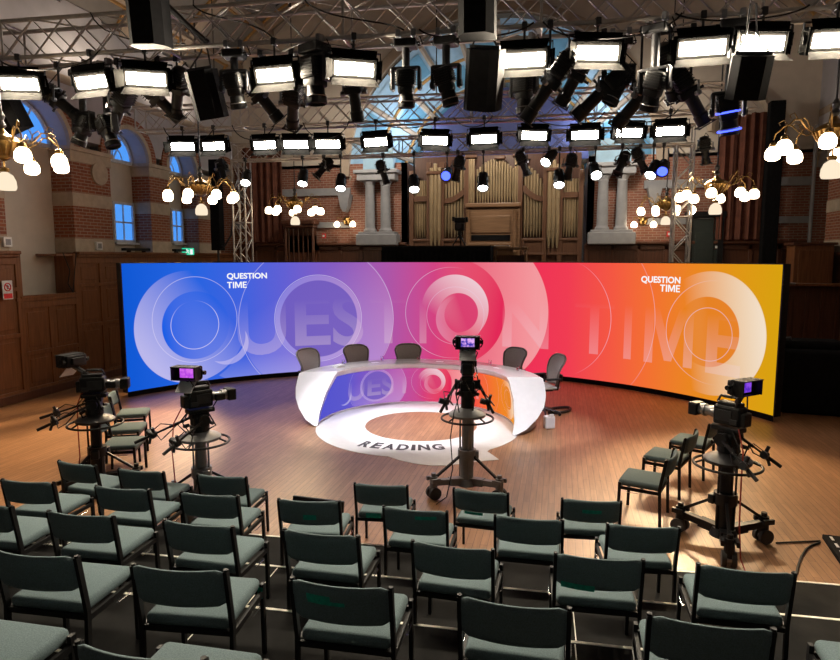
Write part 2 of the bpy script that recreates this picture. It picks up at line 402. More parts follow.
# ------------------------------------------------------------------ floor, walls, ceiling
XL, XR, YB, XC = -10.9, 6.85, 20.0, -2.05
ZS = 6.9
fl = MB(); fl.box((XC, 10.5, -.05), (19.2, 24, .1)); tag(fl.build('floor', M['floor']), kind='structure')
def arc_wall(px_sign, name):
    """side wall with window bays; px_sign -1 = left, +1 = right"""
    xf = XL - .05 if px_sign < 0 else XR + .05         # pier face
    xp = xf + px_sign * .55                              # plaster plane
    s = px_sign
    piers = [(9.3, 10.77), (12.62, 13.9), (15.45, 16.3), (17.75, 19.0)]
    bays = [(10.77, 12.62), (13.9, 15.45), (16.3, 17.75), (19.0, 20.0)]
    w = MB(); w.box((xp + s * .1, 13.5, 4.9), (.2, 14, 9.8))
    wall = w.build(name, M['plaster']); tag(wall, kind='structure')
    sp = MB()
    for (a, b) in bays:
        cy, r_ = (a + b) / 2, (b - a) / 2; n = 20; cz = 5.5
        last = None
        for k in range(n + 1):
            t = PI - PI * k / n
            y, z = cy + r_ * math.cos(t), cz + r_ * math.sin(t)
            cur = ((xf, y, z), (xf, y, 8.6), (xp, y, z))
            if last:
                q = [last[0], cur[0], cur[1], last[1]]; sp.poly(q if s < 0 else q[::-1])
                q = [last[0], last[2], cur[2], cur[0]]; sp.poly(q)
            last = cur
    for (a, b) in piers: sp.box((xf + s * .275, (a + b) / 2, 7.2), (.55, b - a, 3.0))
    sp.box((xf + s * .275, 8.0, 6.5), (.55, 2.6, 5))
    bmesh.ops.recalc_face_normals(sp.bm, faces=sp.bm.faces[:])
    sp.build('spandrel', M['plaster_cool'], wall)
    for (a, b) in bays:
        cy, r_ = (a + b) / 2, (b - a) / 2; n = 22
        for r0, r1, th, mm, nm in ((r_ - .02, r_ + .09, .05, 'stone', 'arch_moulding'), (r_ + .09, r_ + .30, .035, 'brick', 'brick_arch')):
            ar = MB()
            for k in range(n):
                t0, t1 = PI * k / n, PI * (k + 1) / n
                P = [(cy + rr * math.cos(t), 5.5 + rr * math.sin(t)) for rr, t in ((r0, t0), (r1, t0), (r1, t1), (r0, t1))]
                for xx, fl_ in ((xf - s * th, 0),):
                    ar.poly([(xx, *p) for p in P])
                for i in (0, 1):
                    rr = (r0, r1)[i]; A = (cy + rr * math.cos(t0), 5.5 + rr * math.sin(t0)); B = (cy + rr * math.cos(t1), 5.5 + rr * math.sin(t1))
                    ar.poly([(xf - s * th, *A), (xf - s * th, *B), (xf + s * .05, *B), (xf + s * .05, *A)])
            ar.build(nm, M[mm], wall)
    for (a, b) in piers:
        p = MB(); p.box((xf + s * .275, (a + b) / 2, 2.9 + 1.2), (.55, b - a, 2.5)); pier = p.build('pier', M['brick'], wall)
        for z0, z1, e in ((3.1, 3.43, .02), (4.17, 4.48, .015), (5.18, 5.42, .03), (5.42, 5.52, .07)):
            q = MB(); q.box((xf + s * (.275 - e / 2), (a + b) / 2, (z0 + z1) / 2), (.55 + e, b - a + 2 * e, z1 - z0), bev=.012); q.build('stone_band', M['stone'], pier)
        if a < 15 and a > 12:
            q = MB(); q.cyl((xf - s * .05, (a + b) / 2 + .25, 5.0), (xf + s * .02, (a + b) / 2 + .25, 5.0), .27, n=28); q.build('stone_roundel', M['stone'], pier)
    # wainscot: framed oak panelling with a moulded cap, lower under the first window bay
    wn = MB()
    def section(y0, y1, zt, cap, e=0.0):
        wn.box((xf + s * .02, (y0 + y1) / 2, zt / 2), (.06, y1 - y0, zt))
        n = max(1, round((y1 - y0) / .80)); dy = (y1 - y0) / n
        rails = [0, .28, zt * .40, zt * .44, zt * .76, zt * .79, zt] if zt > 2.6 else [0, .28, zt * .52, zt * .57, zt]
        for z, hh in ((.12, .24), (zt * .45, .09), (zt - .16, .14)) + (((zt * .76, .08),) if zt > 2.6 else ()):
            wn.box((xf - s * .02, (y0 + y1) / 2, z), (.05, y1 - y0, hh), bev=.008, seg=1)
        for k in range(n + 1):
            wn.box((xf - s * (.018 - e), y0 + k * dy, zt / 2), (.046, .15 - 2 * e, zt), bev=.008, seg=1)
        zz = [0.24, zt * .45 - .045, zt * .45 + .045] + ([zt * .76 - .04, zt * .76 + .04] if zt > 2.6 else []) + [zt - .23]
        for k in range(n):
            for za, zb in zip(zz[::2], zz[1::2]): wn.box((xf - s * .008, y0 + (k + .5) * dy, (za + zb) / 2), (.03, dy - .15 - .16, zb - za - .16), bev=.012, seg=1)
        wn.box((xf - s * cap / 2, (y0 + y1) / 2, zt + .01), (.06 + cap, y1 - y0, .07), bev=.012, seg=1)
        wn.box((xf - s * cap / 3, (y0 + y1) / 2, zt - .055), (.05 + cap * .6, y1 - y0, .06), bev=.012, seg=1)
    section(7.0, 10.95, 3.08, .12)
    section(10.95, 12.55, 2.15, .03, .006)
    section(12.55, 20.0, 3.08, .12); wn.box((xf + s * .27, 12.58, 1.53), (.56, .06, 3.06))
    wn.box((xf + s * .25, 11.5, 2.12), (.6, 1.3, .06)); wn.box((xf + s * .25, 16.0, 3.05), (.55, 8, .05)); wn.box((xf + s * .25, 9.2, 3.05), (.55, 3.4, .05))
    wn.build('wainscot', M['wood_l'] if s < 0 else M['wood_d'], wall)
    sk = MB(); sk.box((xf - s * .03, 13.5, .09), (.05, 13, .18), bev=.01, seg=1)
    tag(sk.build('baseboard_left' if s < 0 else 'baseboard_right', M['wood_d']), kind='structure')
    return xf, xp, bays
xfL, xpL, bays = arc_wall(-1, 'wall_left')
xfR, xpR, _ = arc_wall(1, 'wall_right')
# windows: arched lights and small sashes on both sides
wi = 0
def window_arch(xp, s, a, b):
    global wi; wi += 1
    cy, r_ = (a + b) / 2, (b - a) / 2 - .05; n = 20
    f = MB(); pts = [(xp - s * .05, cy + r_ * math.cos(PI * k / n), 5.5 + r_ * math.sin(PI * k / n)) for k in range(n + 1)]
    f.tube(pts, .045, 6); f.bar((xp - s * .05, cy - r_, 5.5), (xp - s * .05, cy + r_, 5.5), .09, .09)
    for t in (60, 90, 120): f.bar((xp - s * .05, cy, 5.5), (xp - s * .05, cy + r_ * math.cos(R(t)), 5.5 + r_ * math.sin(R(t))), .03, .03)
    f.tube([(xp - s * .05, cy + r_ * .5 * math.cos(PI * k / n), 5.5 + r_ * .5 * math.sin(PI * k / n)) for k in range(n + 1)], .016, 5)
    o = tag(f.build('window_%d' % wi, M['frame_white']), kind='structure')
    g = MB(); g.poly([(xp - s * .03, y, z) for _, y, z in pts]); g.build('pane', M['daylight'], o)
def window_sash(xp, s, a, b, z0, z1):
    global wi; wi += 1
    f = MB(); x = xp - s * .04
    for y in (a, b): f.box((x, y, (z0 + z1) / 2), (.09, .07, z1 - z0 + .07))
    for z in (z0, z1): f.box((x, (a + b) / 2, z), (.09, b - a, .07))
    f.box((x, (a + b) / 2, (z0 + z1) / 2), (.06, b - a, .04)); f.box((x, (a + b) / 2, (z0 + z1) / 2), (.05, .025, z1 - z0))
    f.box((xp - s * .08, (a + b) / 2, z0 - .06), (.18, b - a + .16, .05))
    o = tag(f.build('window_%d' % wi, M['frame_white']), kind='structure')
    g = MB(); g.box((xp - s * .02, (a + b) / 2, (z0 + z1) / 2), (.01, b - a, z1 - z0)); g.build('pane', M['daylight'], o)
for (a, b) in bays[:3]: window_arch(xpL, -1, a, b)
window_sash(xpL, -1, 14.58, 15.36, 3.42, 4.42); window_sash(xpL, -1, 17.1, 17.66, 3.45, 4.42)
for (a, b) in bays[:3]: window_arch(xpR, 1, a, b)

# back wall with organ recess and the painted arch
RA, ZA = 4.75, 5.6
wb = MB()
OX0, OX1 = -4.85, .75
wb.box(((XL + OX0) / 2 - .3, YB + .15, 3.0), (OX0 - XL + .6, .3, 6.0)); wb.box(((XR + OX1) / 2 + .3, YB + .15, 3.0), (XR - OX1 + .6, .3, 6.0))
wback = tag(wb.build('wall_back', M['brick_b']), kind='structure')
sp = MB(); n = 40; last = None
for k in range(n + 1):
    t = PI - PI * k / n; x, z = XC + RA * math.cos(t), ZA + RA * math.sin(t)
    cur = (x, z)
    if last: sp.poly([(last[0], YB, last[1]), (x, YB, z), (x, YB, 13), (last[0], YB, 13)])
    last = cur
for x0, x1 in ((XL - .6, XC - RA), (XC + RA, XR + .6)): sp.poly([(x0, YB, 5.9), (x1, YB, 5.9), (x1, YB, 13), (x0, YB, 13)])
sp.build('gable', M['plaster'], wback)
# arch: stone ring, receding painted vault, ribs
ar = MB()
for k in range(n):
    t0, t1 = PI * k / n, PI * (k + 1) / n
    for r0, r1, yy in ((RA - .02, RA + .28, YB - .12),):
        ar.poly([(XC + r * math.cos(t), yy, ZA + r * math.sin(t)) for r, t in ((r0, t0), (r1, t0), (r1, t1), (r0, t1))])
        for r in (r0, r1): ar.poly([(XC + r * math.cos(t), y, ZA + r * math.sin(t)) for t, y in ((t0, yy), (t1, yy), (t1, YB + .1), (t0, YB + .1))])
ar.build('stone_arch', M['rib'], wback)
def apse(t, q):      # t: across, q: depth 0..1 ; shrinks towards the back
    k = 1 - .42 * q
    return Vector((XC + RA * k * math.cos(t), YB + 3.2 * q, ZA + (RA - .2) * k * math.sin(t)))
av = MB(); av.grid(lambda a, b: apse(PI * a, b), 48, 8); av.build('painted_vault', M['blue_paint'], wback, True)
bk = MB(); bk.poly([apse(PI * k / 40, 1) for k in range(41)] + [Vector((XC - RA * .58, YB + 3.2, 0)), Vector((XC + RA * .58, YB + 3.2, 0))]); bk.build('apse_back', M['blue_paint'], wback)
for x in (OX0, OX1):
    pass
side = MB(); side.box((OX0 - .1, YB + 1.6, 3), (.2, 3.2, 6)); side.box((OX1 + .1, YB + 1.6, 3), (.2, 3.2, 6)); side.build('recess_side', M['wood_org_d'], wback)
for i in range(13):
    t = PI * (i + .0) / 12
    rb = MB(); rb.tube([apse(t, q / 6) - Vector((0, 0, .03)) for q in range(7)], .09, 6); rb.build('vault_rib', M['rib'], wback)
for q in (.33, .66, .98):
    rb = MB(); rb.tube([apse(PI * k / 32, q) for k in range(33)], .06, 6); rb.build('vault_rib', M['gold'], wback)
for i in range(12):
    for q0, q1 in ((.05, .29), (.38, .62), (.71, .95)):
        a, b = PI * (i + .16) / 12, PI * (i + .84) / 12
        p = MB(); 
        def f(uu, vv, a=a, b=b, q0=q0, q1=q1):
            P = apse(a + (b - a) * uu, q0 + (q1 - q0) * vv); return P + (Vector((XC, P.y, ZA)) - P) * .006
        p.grid(f, 3, 2); p.build('painted_panel', M['blue_deep'] if (i + int(q0 * 3)) % 2 == 0 else M['blue_paint'], wback)
# navy half-round panel above the organ
nv = MB(); nn = 30
nv.prism([(2.75 * math.cos(PI * k / nn), 2.35 * math.sin(PI * k / nn)) for k in range(nn + 1)], Matrix.Translation((XC + .1, YB + 1.5, 6.15)) @ rotM(R(90)), .06)
nv.build('navy_panel', M['navy'], wback)
# stone bands, coupled columns and entablature
for x0, x1 in ((-10.9, -6.75), (2.35, 6.8)):
    b = MB(); b.box(((x0 + x1) / 2, YB - .03, 5.12), (x1 - x0, .1, .24), bev=.015); b.build('stone_band', M['stone_grey'], wback)
    b = MB(); b.box(((x0 + x1) / 2, YB - .03, 4.05), (x1 - x0, .08, .2), bev=.015); b.build('stone_band', M['stone_grey'], wback)
for sx, cols in ((-1, (-6.02, -5.5)), (1, (1.18, 1.72))):
    mid = sum(cols) / 2
    base = MB(); base.box((mid, YB - .25, 3.55), (1.35, .55, .36), bev=.03); base.box((mid, YB - .25, 3.76), (1.2, .48, .08), bev=.02); base.build('column_plinth', M['stone_grey'], wback)
    for cx in cols:
        c = MB(); c.lathe([(.21, 3.80), (.21, 3.86), (.175, 3.90), (.165, 3.95), (.16, 4.6), (.145, 5.2), (.16, 5.23), (.15, 5.26), (.19, 5.34), (.2, 5.4)], (cx, YB - .27, 0), 20); c.build('column', M['stone_grey'], wback, True)
    e = MB(); e.box((mid, YB - .27, 5.52), (1.25, .5, .22), bev=.02); e.box((mid, YB - .29, 5.68), (1.45, .6, .12), bev=.03); e.build('entablature', M['stone_grey'], wback)
    p = MB(); p.box((mid, YB - .05, 6.1), (1.0, .3, .75)); p.build('painted_pedestal', M['blue_paint'], wback)
    cb = MB(); x = -6.85 if sx < 0 else 2.62
    cb.prism([(-.2, 0), (.2, 0), (.12, -.4), (.04, -.55), (-.04, -.55), (-.12, -.4)], Matrix.Translation((x, YB - .1, 5.0)) @ rotM(R(90)), .35); cb.build('corbel', M['stone_grey'], wback)
# dark panelling low on the back wall
pn = MB()
for x0, x1 in ((XL, OX0), (OX1, XR)):
    pn.box(((x0 + x1) / 2, YB - .06, 1.7), (x1 - x0, .1, 3.4)); n = round((x1 - x0) / .75)
    for k in range(n + 1): pn.box((x0 + (x1 - x0) * k / n, YB - .12, 1.7), (.11, .06, 3.4), bev=.01, seg=1)
    for z in (.2, 1.5, 2.75, 3.28): pn.box(((x0 + x1) / 2, YB - .12, z), (x1 - x0, .06, .14), bev=.01, seg=1)
    pn.box(((x0 + x1) / 2, YB - .16, 3.42), (x1 - x0, .2, .09), bev=.02, seg=1)
pn.build('wainscot', M['wood_d'], wback)

# barrel ceiling with cream ribs and gilded edges
AX, AZ = (XR - XL) / 2 + .6, 5.4
def vault(t, y, e=0): return Vector((XC + (AX - e) * math.cos(t), y, ZS + (AZ - e) * math.sin(t)))
cv = MB(); cv.grid(lambda a, b: vault(PI * a, 5.0 + 15.1 * b), 48, 12)
ceil = tag(cv.build('ceiling', M['ceil'], smooth=True), kind='structure')
for i, y in enumerate([5.6, 7.6, 9.55, 11.65, 14.7, 17.0, 19.5]):
    rb = MB(); rb.grid(lambda a, b: vault(PI * a, y + (b - .5) * .36, .12), 40, 1)
    for sg in (-.18, .18): rb.grid(lambda a, b: vault(PI * a, y + sg, .12 * (1 - b)), 40, 1)
    rb.build('ceiling_rib', M['rib'], ceil)
    for sg in (-.26, .26):
        g = MB(); g.tube([vault(PI * k / 36, y + sg, .03) for k in range(37)], .04, 5); g.build('gilded_moulding', M['gold'], ceil)
for t in [PI * k / 14 for k in range(1, 14)]:
    rb = MB(); rb.bar(vault(t, 5.0, .05), vault(t, 20.0, .05), .2, .16); rb.build('ceiling_purlin', M['rib'], ceil)
    g = MB(); g.bar(vault(t + .022, 5, .02), vault(t + .022, 20, .02), .07, .09); g.build('gilded_moulding', M['gold'], ceil)
cn = MB()
for x in (XL - .3, XR + .3): cn.box((x, 12.5, 6.95), (.55, 15, .22), bev=.05)
tag(cn.build('trim_1', M['rib']), kind='structure')
# dark green double door and frame at the right of the back wall
dx = (onY(693, 240, YB).x + onY(712, 240, YB).x) / 2
d = MB(); d.box((dx, YB - .2, 2.05), (.72, .08, 4.1)); dr = tag(d.build('door_1', M['green_door']), kind='structure')
f = MB(); f.box((dx - .43, YB - .22, 2.1), (.14, .16, 4.2)); f.box((dx + .43, YB - .22, 2.1), (.14, .16, 4.2)); f.box((dx, YB - .22, 4.22), (1.1, .2, .16), bev=.02); f.build('door_frame', M['black'], dr)
for z in (1.1, 2.9):
    p = MB(); p.box((dx, YB - .25, z), (.5, .03, 1.2 if z < 2 else 1.6), bev=.012); p.build('door_panel', M['green_door'], dr)
# arched recess with curtain, right and left
def curtain(name, x0, x1, y, z0, z1, label):
    c = MB(); w = x1 - x0
    c.grid(lambda a, b: Vector((x0 + w * a, y + .05 * math.sin(a * w * 26) + .02 * math.sin(a * w * 61), z0 + (z1 - z0) * b)), int(w * 60), 2)
    c.grid(lambda a, b: Vector((x0 + w * (1 - a), y + .03 + .05 * math.sin((1 - a) * w * 26), z0 + (z1 - z0) * b)), int(w * 60), 2)
    o = c.build(name, M['curtain'], smooth='full'); tag(o, label, 'curtain'); return o
curtain('curtain', onY(713, 200, YB).x, onY(764, 200, YB).x, YB - .28, 3.5, 7.0, 'rust coloured full-height curtain right of the dark green door')
curtain('curtain', onY(247, 200, YB).x, onY(286, 200, YB).x, YB - .28, 3.5, 6.6, 'rust coloured curtain at far left corner behind the lighting tower')
ac = MB(); x0, x1 = onY(713, 200, YB).x, onY(764, 200, YB).x; cx, r_ = (x0 + x1) / 2 - .1, (x1 - x0) / 2 + .1
ac.tube([(cx + r_ * math.cos(PI * k / 20), YB - .2, 6.55 + 1.1 * math.sin(PI * k / 20)) for k in range(21)], .1, 6); ac.build('curtain_arch', M['stone'], wback)
bp = MB(); bx = onY(771, 200, YB - .6).x; bp.box((bx, YB - .6, 3.6), (.38, .3, 7.2), bev=.02); tag(bp.build('black_drape_column', M['black_matte']), 'tall black column beside the rust curtain at the right', 'column')
pp = MB(); pp.cyl((XR - .1, YB - .35, 3.1), (XR - .1, YB - .35, 6.6), .05); pp.build('downpipe', M['stone_grey'], wback)
# ------------------------------------------------------------------ curved LED wall
LX, LY, LR, LA0, LL = -2.369, 8.693, 7.263, R(156.15), 15.90
def led(u, v, off=0.0):
    a = LA0 - u / LR; r = LR - off
    return Vector((LX + r * math.cos(a), LY + r * math.sin(a), v))
scr = thing('video_wall', 'long curved video wall showing blue to orange rings behind the desk', 'video wall', (0, 0, 0))
b = MB()
b.grid(lambda s, t: led(-.03 + (LL + .06) * s, .1 + 2.78 * t, -.14), 120, 1)
for v in (.1, 2.88): b.grid(lambda s, t, v=v: led(-.03 + (LL + .06) * s, v, .012 - .152 * t), 120, 1)
for u in (-.03, LL + .03): b.grid(lambda s, t, u=u: led(u, .1 + 2.78 * t, .012 - .152 * s), 1, 1)
for v0, v1 in ((.1, .115), (2.865, 2.88)): b.grid(lambda s, t: led(-.03 + (LL + .06) * s, v0 + (v1 - v0) * t, .012), 120, 1)
for u0, u1 in ((-.03, 0), (LL, LL + .03)): b.grid(lambda s, t: led(u0 + (u1 - u0) * s, .1 + 2.78 * t, .012), 1, 1)
b.build('casing', M['black'], scr)
b = MB(); b.grid(lambda s, t: led(LL * s, .112 + 2.756 * t), 240, 20, lambda s, t: (LL * s, .112 + 2.756 * t)); disp = b.build('display', M['led'], scr)
b = MB()
b.grid(lambda s, t: led(LL * s, .1 * t, .0), 120, 1); b.grid(lambda s, t: led(LL * s, .1, -.14 * t), 120, 1)
b.build('plinth', M['black_matte'], scr)
for txt, bx in (('U', (2.60, 3.80, .60, 2.1)), ('E', (4.02, 4.92, .77, 2.06)), ('S', (4.98, 5.76, .72, 2.1)), ('T', (5.95, 6.87, .77, 2.06)), ('I', (7.22, 7.40, .77, 2.06)),
                ('N', (9.37, 10.55, .75, 2.06)), ('T', (11.2, 12.16, .73, 2.06)), ('I', (12.41, 12.59, .70, 2.06)), ('M', (12.9, 14.03, .69, 2.06)), ('E', (14.34, 15.12, .66, 2.0))):
    place_text(txt, bx, lambda u, v: led(u, v, .006), .022).build('ghost_letter', M['ghost'], disp)
for txt, bx in (('QUESTION', (2.39, 3.36, 2.455, 2.62)), ('TIME', (2.39, 2.86, 2.262, 2.412)), ('QUESTION', (12.77, 13.68, 2.42, 2.585)), ('TIME', (13.22, 13.68, 2.262, 2.412))):
    place_text(txt, bx, lambda u, v: led(u, v, .008), .03).build('title_lettering', M['logo_white'], disp)
for k in range(11):
    u = LL * (k + .5) / 11
    p = MB(); a, c = led(u, 0, -.2), led(u, 0, -1.1)
    p.bar(a + Vector((0, 0, .03)), c + Vector((0, 0, .03)), .06, .06); p.bar(led(u, .05, -.2), led(u, 2.6, -.2), .06, .06); p.bar(led(u, 2.0, -.2), led(u, .05, -1.05), .04, .04)
    p.build('rear_brace', M['darkgrey'], scr)

# ------------------------------------------------------------------ presenter desk: a curved white shell cut back at both ends
DX, DY, ZT = -2.455, 10.70, .85
prof = [(1.75, .012), (1.75, .2), (1.73, .5), (1.69, .775), (1.665, .83), (1.675, ZT), (1.95, ZT), (2.26, ZT), (2.295, .83), (2.305, .72), (2.30, .58), (2.25, .42), (2.14, .26), (1.97, .10), (1.80, .012)]
def dends(r, z):
    k = z / ZT; o = (r - 1.66) / .6
    lt = 194.0 - (29.4 - 9.6 * o * k) * k
    rt = -8.5 + (28.5 - 2.5 * o * k) * k
    return R(lt), R(rt)
def dpt(r, z, s):
    a, b_ = dends(r, z); t = a + (b_ - a) * s
    return Vector((DX + r * math.cos(t), DY + r * math.sin(t), z))
desk = thing('presenter_desk', 'curved white presenter desk with a coloured display on its inner face', 'desk', (0, 0, 0))
d = MB(); N = 72; PP = [[d.bm.verts.new(dpt(r, z, i / N)) for r, z in prof] for i in range(N + 1)]
for i in range(N):
    for j in range(len(prof)): d.bm.faces.new((PP[i][j], PP[i + 1][j], PP[i + 1][(j + 1) % len(prof)], PP[i][(j + 1) % len(prof)]))
d.bm.faces.new(PP[0][::-1]); d.bm.faces.new(PP[-1])
bmesh.ops.recalc_face_normals(d.bm, faces=d.bm.faces[:])
shell = d.build('shell', M['white_gloss'], desk, True)
d = MB()
def dscr(s, t):
    z = .05 + .70 * t; r = 1.752 - .06 * (z / .775) ** 1.5 - .012
    a, b_ = dends(r, z); a -= .055; b_ += .035; th = a + (b_ - a) * s
    return Vector((DX + r * math.cos(th), DY + r * math.sin(th), z))
U0, U1 = -.6, 15.9
def duv(s, t):
    P = dscr(s, t); th = math.atan2(P.y - DY, P.x - DX); th = th if th > -1 else th + 2 * PI
    return (7.28 + (R(101) - th) * 1.74 / .335, 1.45 + (P.z - .43) / .30)
d.grid(dscr, 90, 10, duv); dd = d.build('inner_display', M['led_desk'], desk, True)
def dmap(u, v):
    th = R(101) - (u - 7.28) * .335 / 1.74; z = .43 + (v - 1.45) * .30
    r = 1.752 - .06 * (z / .775) ** 1.5 - .016
    return Vector((DX + r * math.cos(th), DY + r * math.sin(th), z))
for txt, bx in (('U', (2.60, 3.80, .60, 2.1)), ('E', (4.02, 4.92, .77, 2.06)), ('S', (4.98, 5.76, .72, 2.1)), ('T', (5.95, 6.87, .77, 2.06)), ('N', (9.37, 10.55, .75, 2.06)), ('T', (10.8, 11.6, .73, 2.06))):
    place_text(txt, bx, dmap, .022).build('ghost_letter', M['ghost'], dd)
d = MB()
def opan(s, t, ins=0.0):
    a0, b0 = R(-8.5), R(194.0); th = a0 + R(.5) + (b0 - a0 - R(1)) * s
    dd0 = math.degrees(min(th - a0, b0 - th)); k = min(1, dd0 / 22)
    r = 1.80 + .36 * k ** .8 - ins; hh = min(.72, max(.02, .85 * dd0 / 26 - .06))
    return Vector((DX + r * math.cos(th), DY + r * math.sin(th), .008 + hh * t))
d.grid(opan, 120, 6); d.grid(lambda s, t: opan(1 - s, t, .02), 120, 6)
d.build('outer_panel', M['desk_base'], desk)
# things lying on the desk
def deskpt(deg, r=2.02): return Vector((DX + r * math.cos(R(deg)), DY + r * math.sin(R(deg)), ZT))
P = deskpt(152, 2.0); t = thing('paper_pile', 'small pile of cream cards at the left end of the white desk', 'paper', P, R(60))
b = MB(); b.box((0, 0, .012), (.21, .15, .022)); b.box((.02, .01, .03), (.2, .14, .012), (0, 0, .2)); b.build('cards', M['paper'], t)
def glass(P, label):
    t = thing('drinking_glass', label, 'glass', P, 0, 'glasses on the desk')
    b = MB(); b.lathe([(.026, 0), (.034, .1), (.031, .1), (.024, .008)], n=14); b.build('tumbler', M['glass'], t, True)
    b = MB(); b.lathe([(.023, .009), (.028, .06)], n=14); b.build('water', M['water'], t, True)
def glassmat(n, col, a):
    m = bpy.data.materials.new(n); m.use_nodes = True; p = m.node_tree.nodes['Principled BSDF']
    p.inputs['Base Color'].default_value = (*col, 1); p.inputs['Transmission Weight'].default_value = a; p.inputs['Roughness'].default_value = .03; p.inputs['IOR'].default_value = 1.3
    return m
M['glass'] = glassmat('clear_glass', (.95, .97, .97), 1); M['water'] = glassmat('clear_water', (.9, .95, .97), 1)
for dg, lb in ((146, 'clear tumbler of water beside the cards at the left of the desk'), (122, 'clear tumbler of water before the second studio chair from the left'), (101, 'clear tumbler of water before the third studio chair from the left'), (58, 'clear tumbler of water right of the centre camera on the desk'), (36, 'clear tumbler of water before the rightmost studio chair')):
    glass(deskpt(dg, 2.12), lb)
for dg, lb in ((128, 'white note card lying left of centre on the desk'), (88, 'white note card lying at the middle of the desk'), (48, 'white note card lying at the right of the desk')):
    o = MB(); o.box((0, 0, .003), (.15, .1, .004)); o = o.build('note_card', M['paper'], None, False, deskpt(dg, 1.95)); o.rotation_euler.z = R(dg - 90); tag(o, lb, 'card', 'cards on the desk')

# ------------------------------------------------------------------ white ring with a swash on the floor, READING in black
rg = MB(); rbm = rg.bm
cxr, cyr, Ro = -2.42, 10.72, 1.80; hx, hy, Rh = -2.37, 10.77, 1.0
tail = [onz(x, y) for x, y in ((388, 456.5), (400, 460.5), (416, 464), (432, 465.8), (448, 465.6), (464, 463.5), (480, 461.5), (499, 459.8), (493, 455.5), (487, 451.5))]
a0 = math.atan2(tail[0].y - cyr, tail[0].x - cxr); a1 = math.atan2(tail[-1].y - cyr, tail[-1].x - cxr)
outer = [(q.x, q.y) for q in tail] + [(cxr + Ro * math.cos(a1 + (a0 + 2 * PI - a1) * k / 90), cyr + Ro * math.sin(a1 + (a0 + 2 * PI - a1) * k / 90)) for k in range(1, 90)]
hole = [(hx + Rh * math.cos(2 * PI * k / 70), hy + Rh * math.sin(2 * PI * k / 70)) for k in range(70)]
es = []
for loop in (outer, hole):
    vs = [rbm.verts.new((x, y, .006)) for x, y in loop]
    es += [rbm.edges.new((vs[i], vs[(i + 1) % len(vs)])) for i in range(len(vs))]
bmesh.ops.triangle_fill(rbm, use_beauty=True, edges=es)
for e in (outer, hole):
    for i in range(len(e)):
        p, q = e[i], e[(i + 1) % len(e)]; rg.poly([(*p, .001), (*q, .001), (*q, .006), (*p, .006)])
bmesh.ops.recalc_face_normals(rbm, faces=rbm.faces[:])
for f in rbm.faces:
    if abs(f.normal.z) > .9 and f.normal.z < 0: f.normal_flip()
ring = rg.build('floor_ring', M['white_vinyl']); tag(ring, 'white ring with a tail lying on the wooden floor inside the desk', 'floor graphic')
pb = [onz(*p) for p in ((356.5, 446.5), (398, 450.5), (446, 450))]
(ax, ay), (bx_, by), (cx_, cy_) = [(p.x, p.y) for p in pb]
dd_ = 2 * (ax * (by - cy_) + bx_ * (cy_ - ay) + cx_ * (ay - by))
ux = ((ax**2 + ay**2) * (by - cy_) + (bx_**2 + by**2) * (cy_ - ay) + (cx_**2 + cy_**2) * (ay - by)) / dd_
uy = ((ax**2 + ay**2) * (cx_ - bx_) + (bx_**2 + by**2) * (ax - cx_) + (cx_**2 + cy_**2) * (bx_ - ax)) / dd_
rr = math.hypot(ax - ux, ay - uy); t0 = math.atan2(ay - uy, ax - ux); t1 = math.atan2(cy_ - uy, cx_ - ux)
ltr = 'READING'; wid = [1, .9, 1.05, 1.1, .38, 1.1, 1.1]; gap = .24; tot = sum(wid) + gap * 6; pos = 0
for ch, w in zip(ltr, wid):
    def fn(u, v): a = t0 + (t1 - t0) * u; r_ = rr - v; return Vector((ux + r_ * math.cos(a), uy + r_ * math.sin(a), .0085))
    o = place_text(ch, (pos / tot, (pos + w) / tot, 0, .31), fn, .045).build('floor_letter', M['letter_black'], ring); pos += w + gap

# ------------------------------------------------------------------ seating tiers (black boards with pale nosings)
TS = R(1.9)
for k in range(1, 7):
    y0 = 5.63 - .93 * (k - 1); z = .19 * k
    t = thing('seating_tier', ['lowest black seating tier next to the wooden floor', 'second black seating tier up from the wooden floor', 'third black seating tier up from the wooden floor', 'fourth black seating tier up from the wooden floor', 'fifth black seating tier up from the wooden floor', 'topmost black seating tier nearest the camera'][k - 1], 'seating tier', (-1.6, y0 + .04, 0), TS, 'black seating tiers')
    b = MB(); b.box((-.3, -.475, z - .012), (10.4, .95, .024))
    b.build('tread', M['carpet'], t)
    for x in (-3.1, -.68, 1.75):
        b = MB(); b.box((x, -.475, z + .0008), (.007, .91, .0016)); b.build('seam_strip', M['nosing'], t)
    b = MB(); b.box((-.3, -.03, (z - .024) / 2), (10.4, .02, z - .024)); b.box((-.3, -.93, (z - .024) / 2), (10.4, .02, z - .024))
    for x in (-5.45, 4.85): b.box((x, -.48, (z - .024) / 2), (.04, .88, z - .024))
    b.build('riser', M['tier_face'], t)
    b = MB(); b.box((-.3, .004, z - .005), (10.4, .026, .016), bev=.003); b.build('nosing', M['nosing'], t)

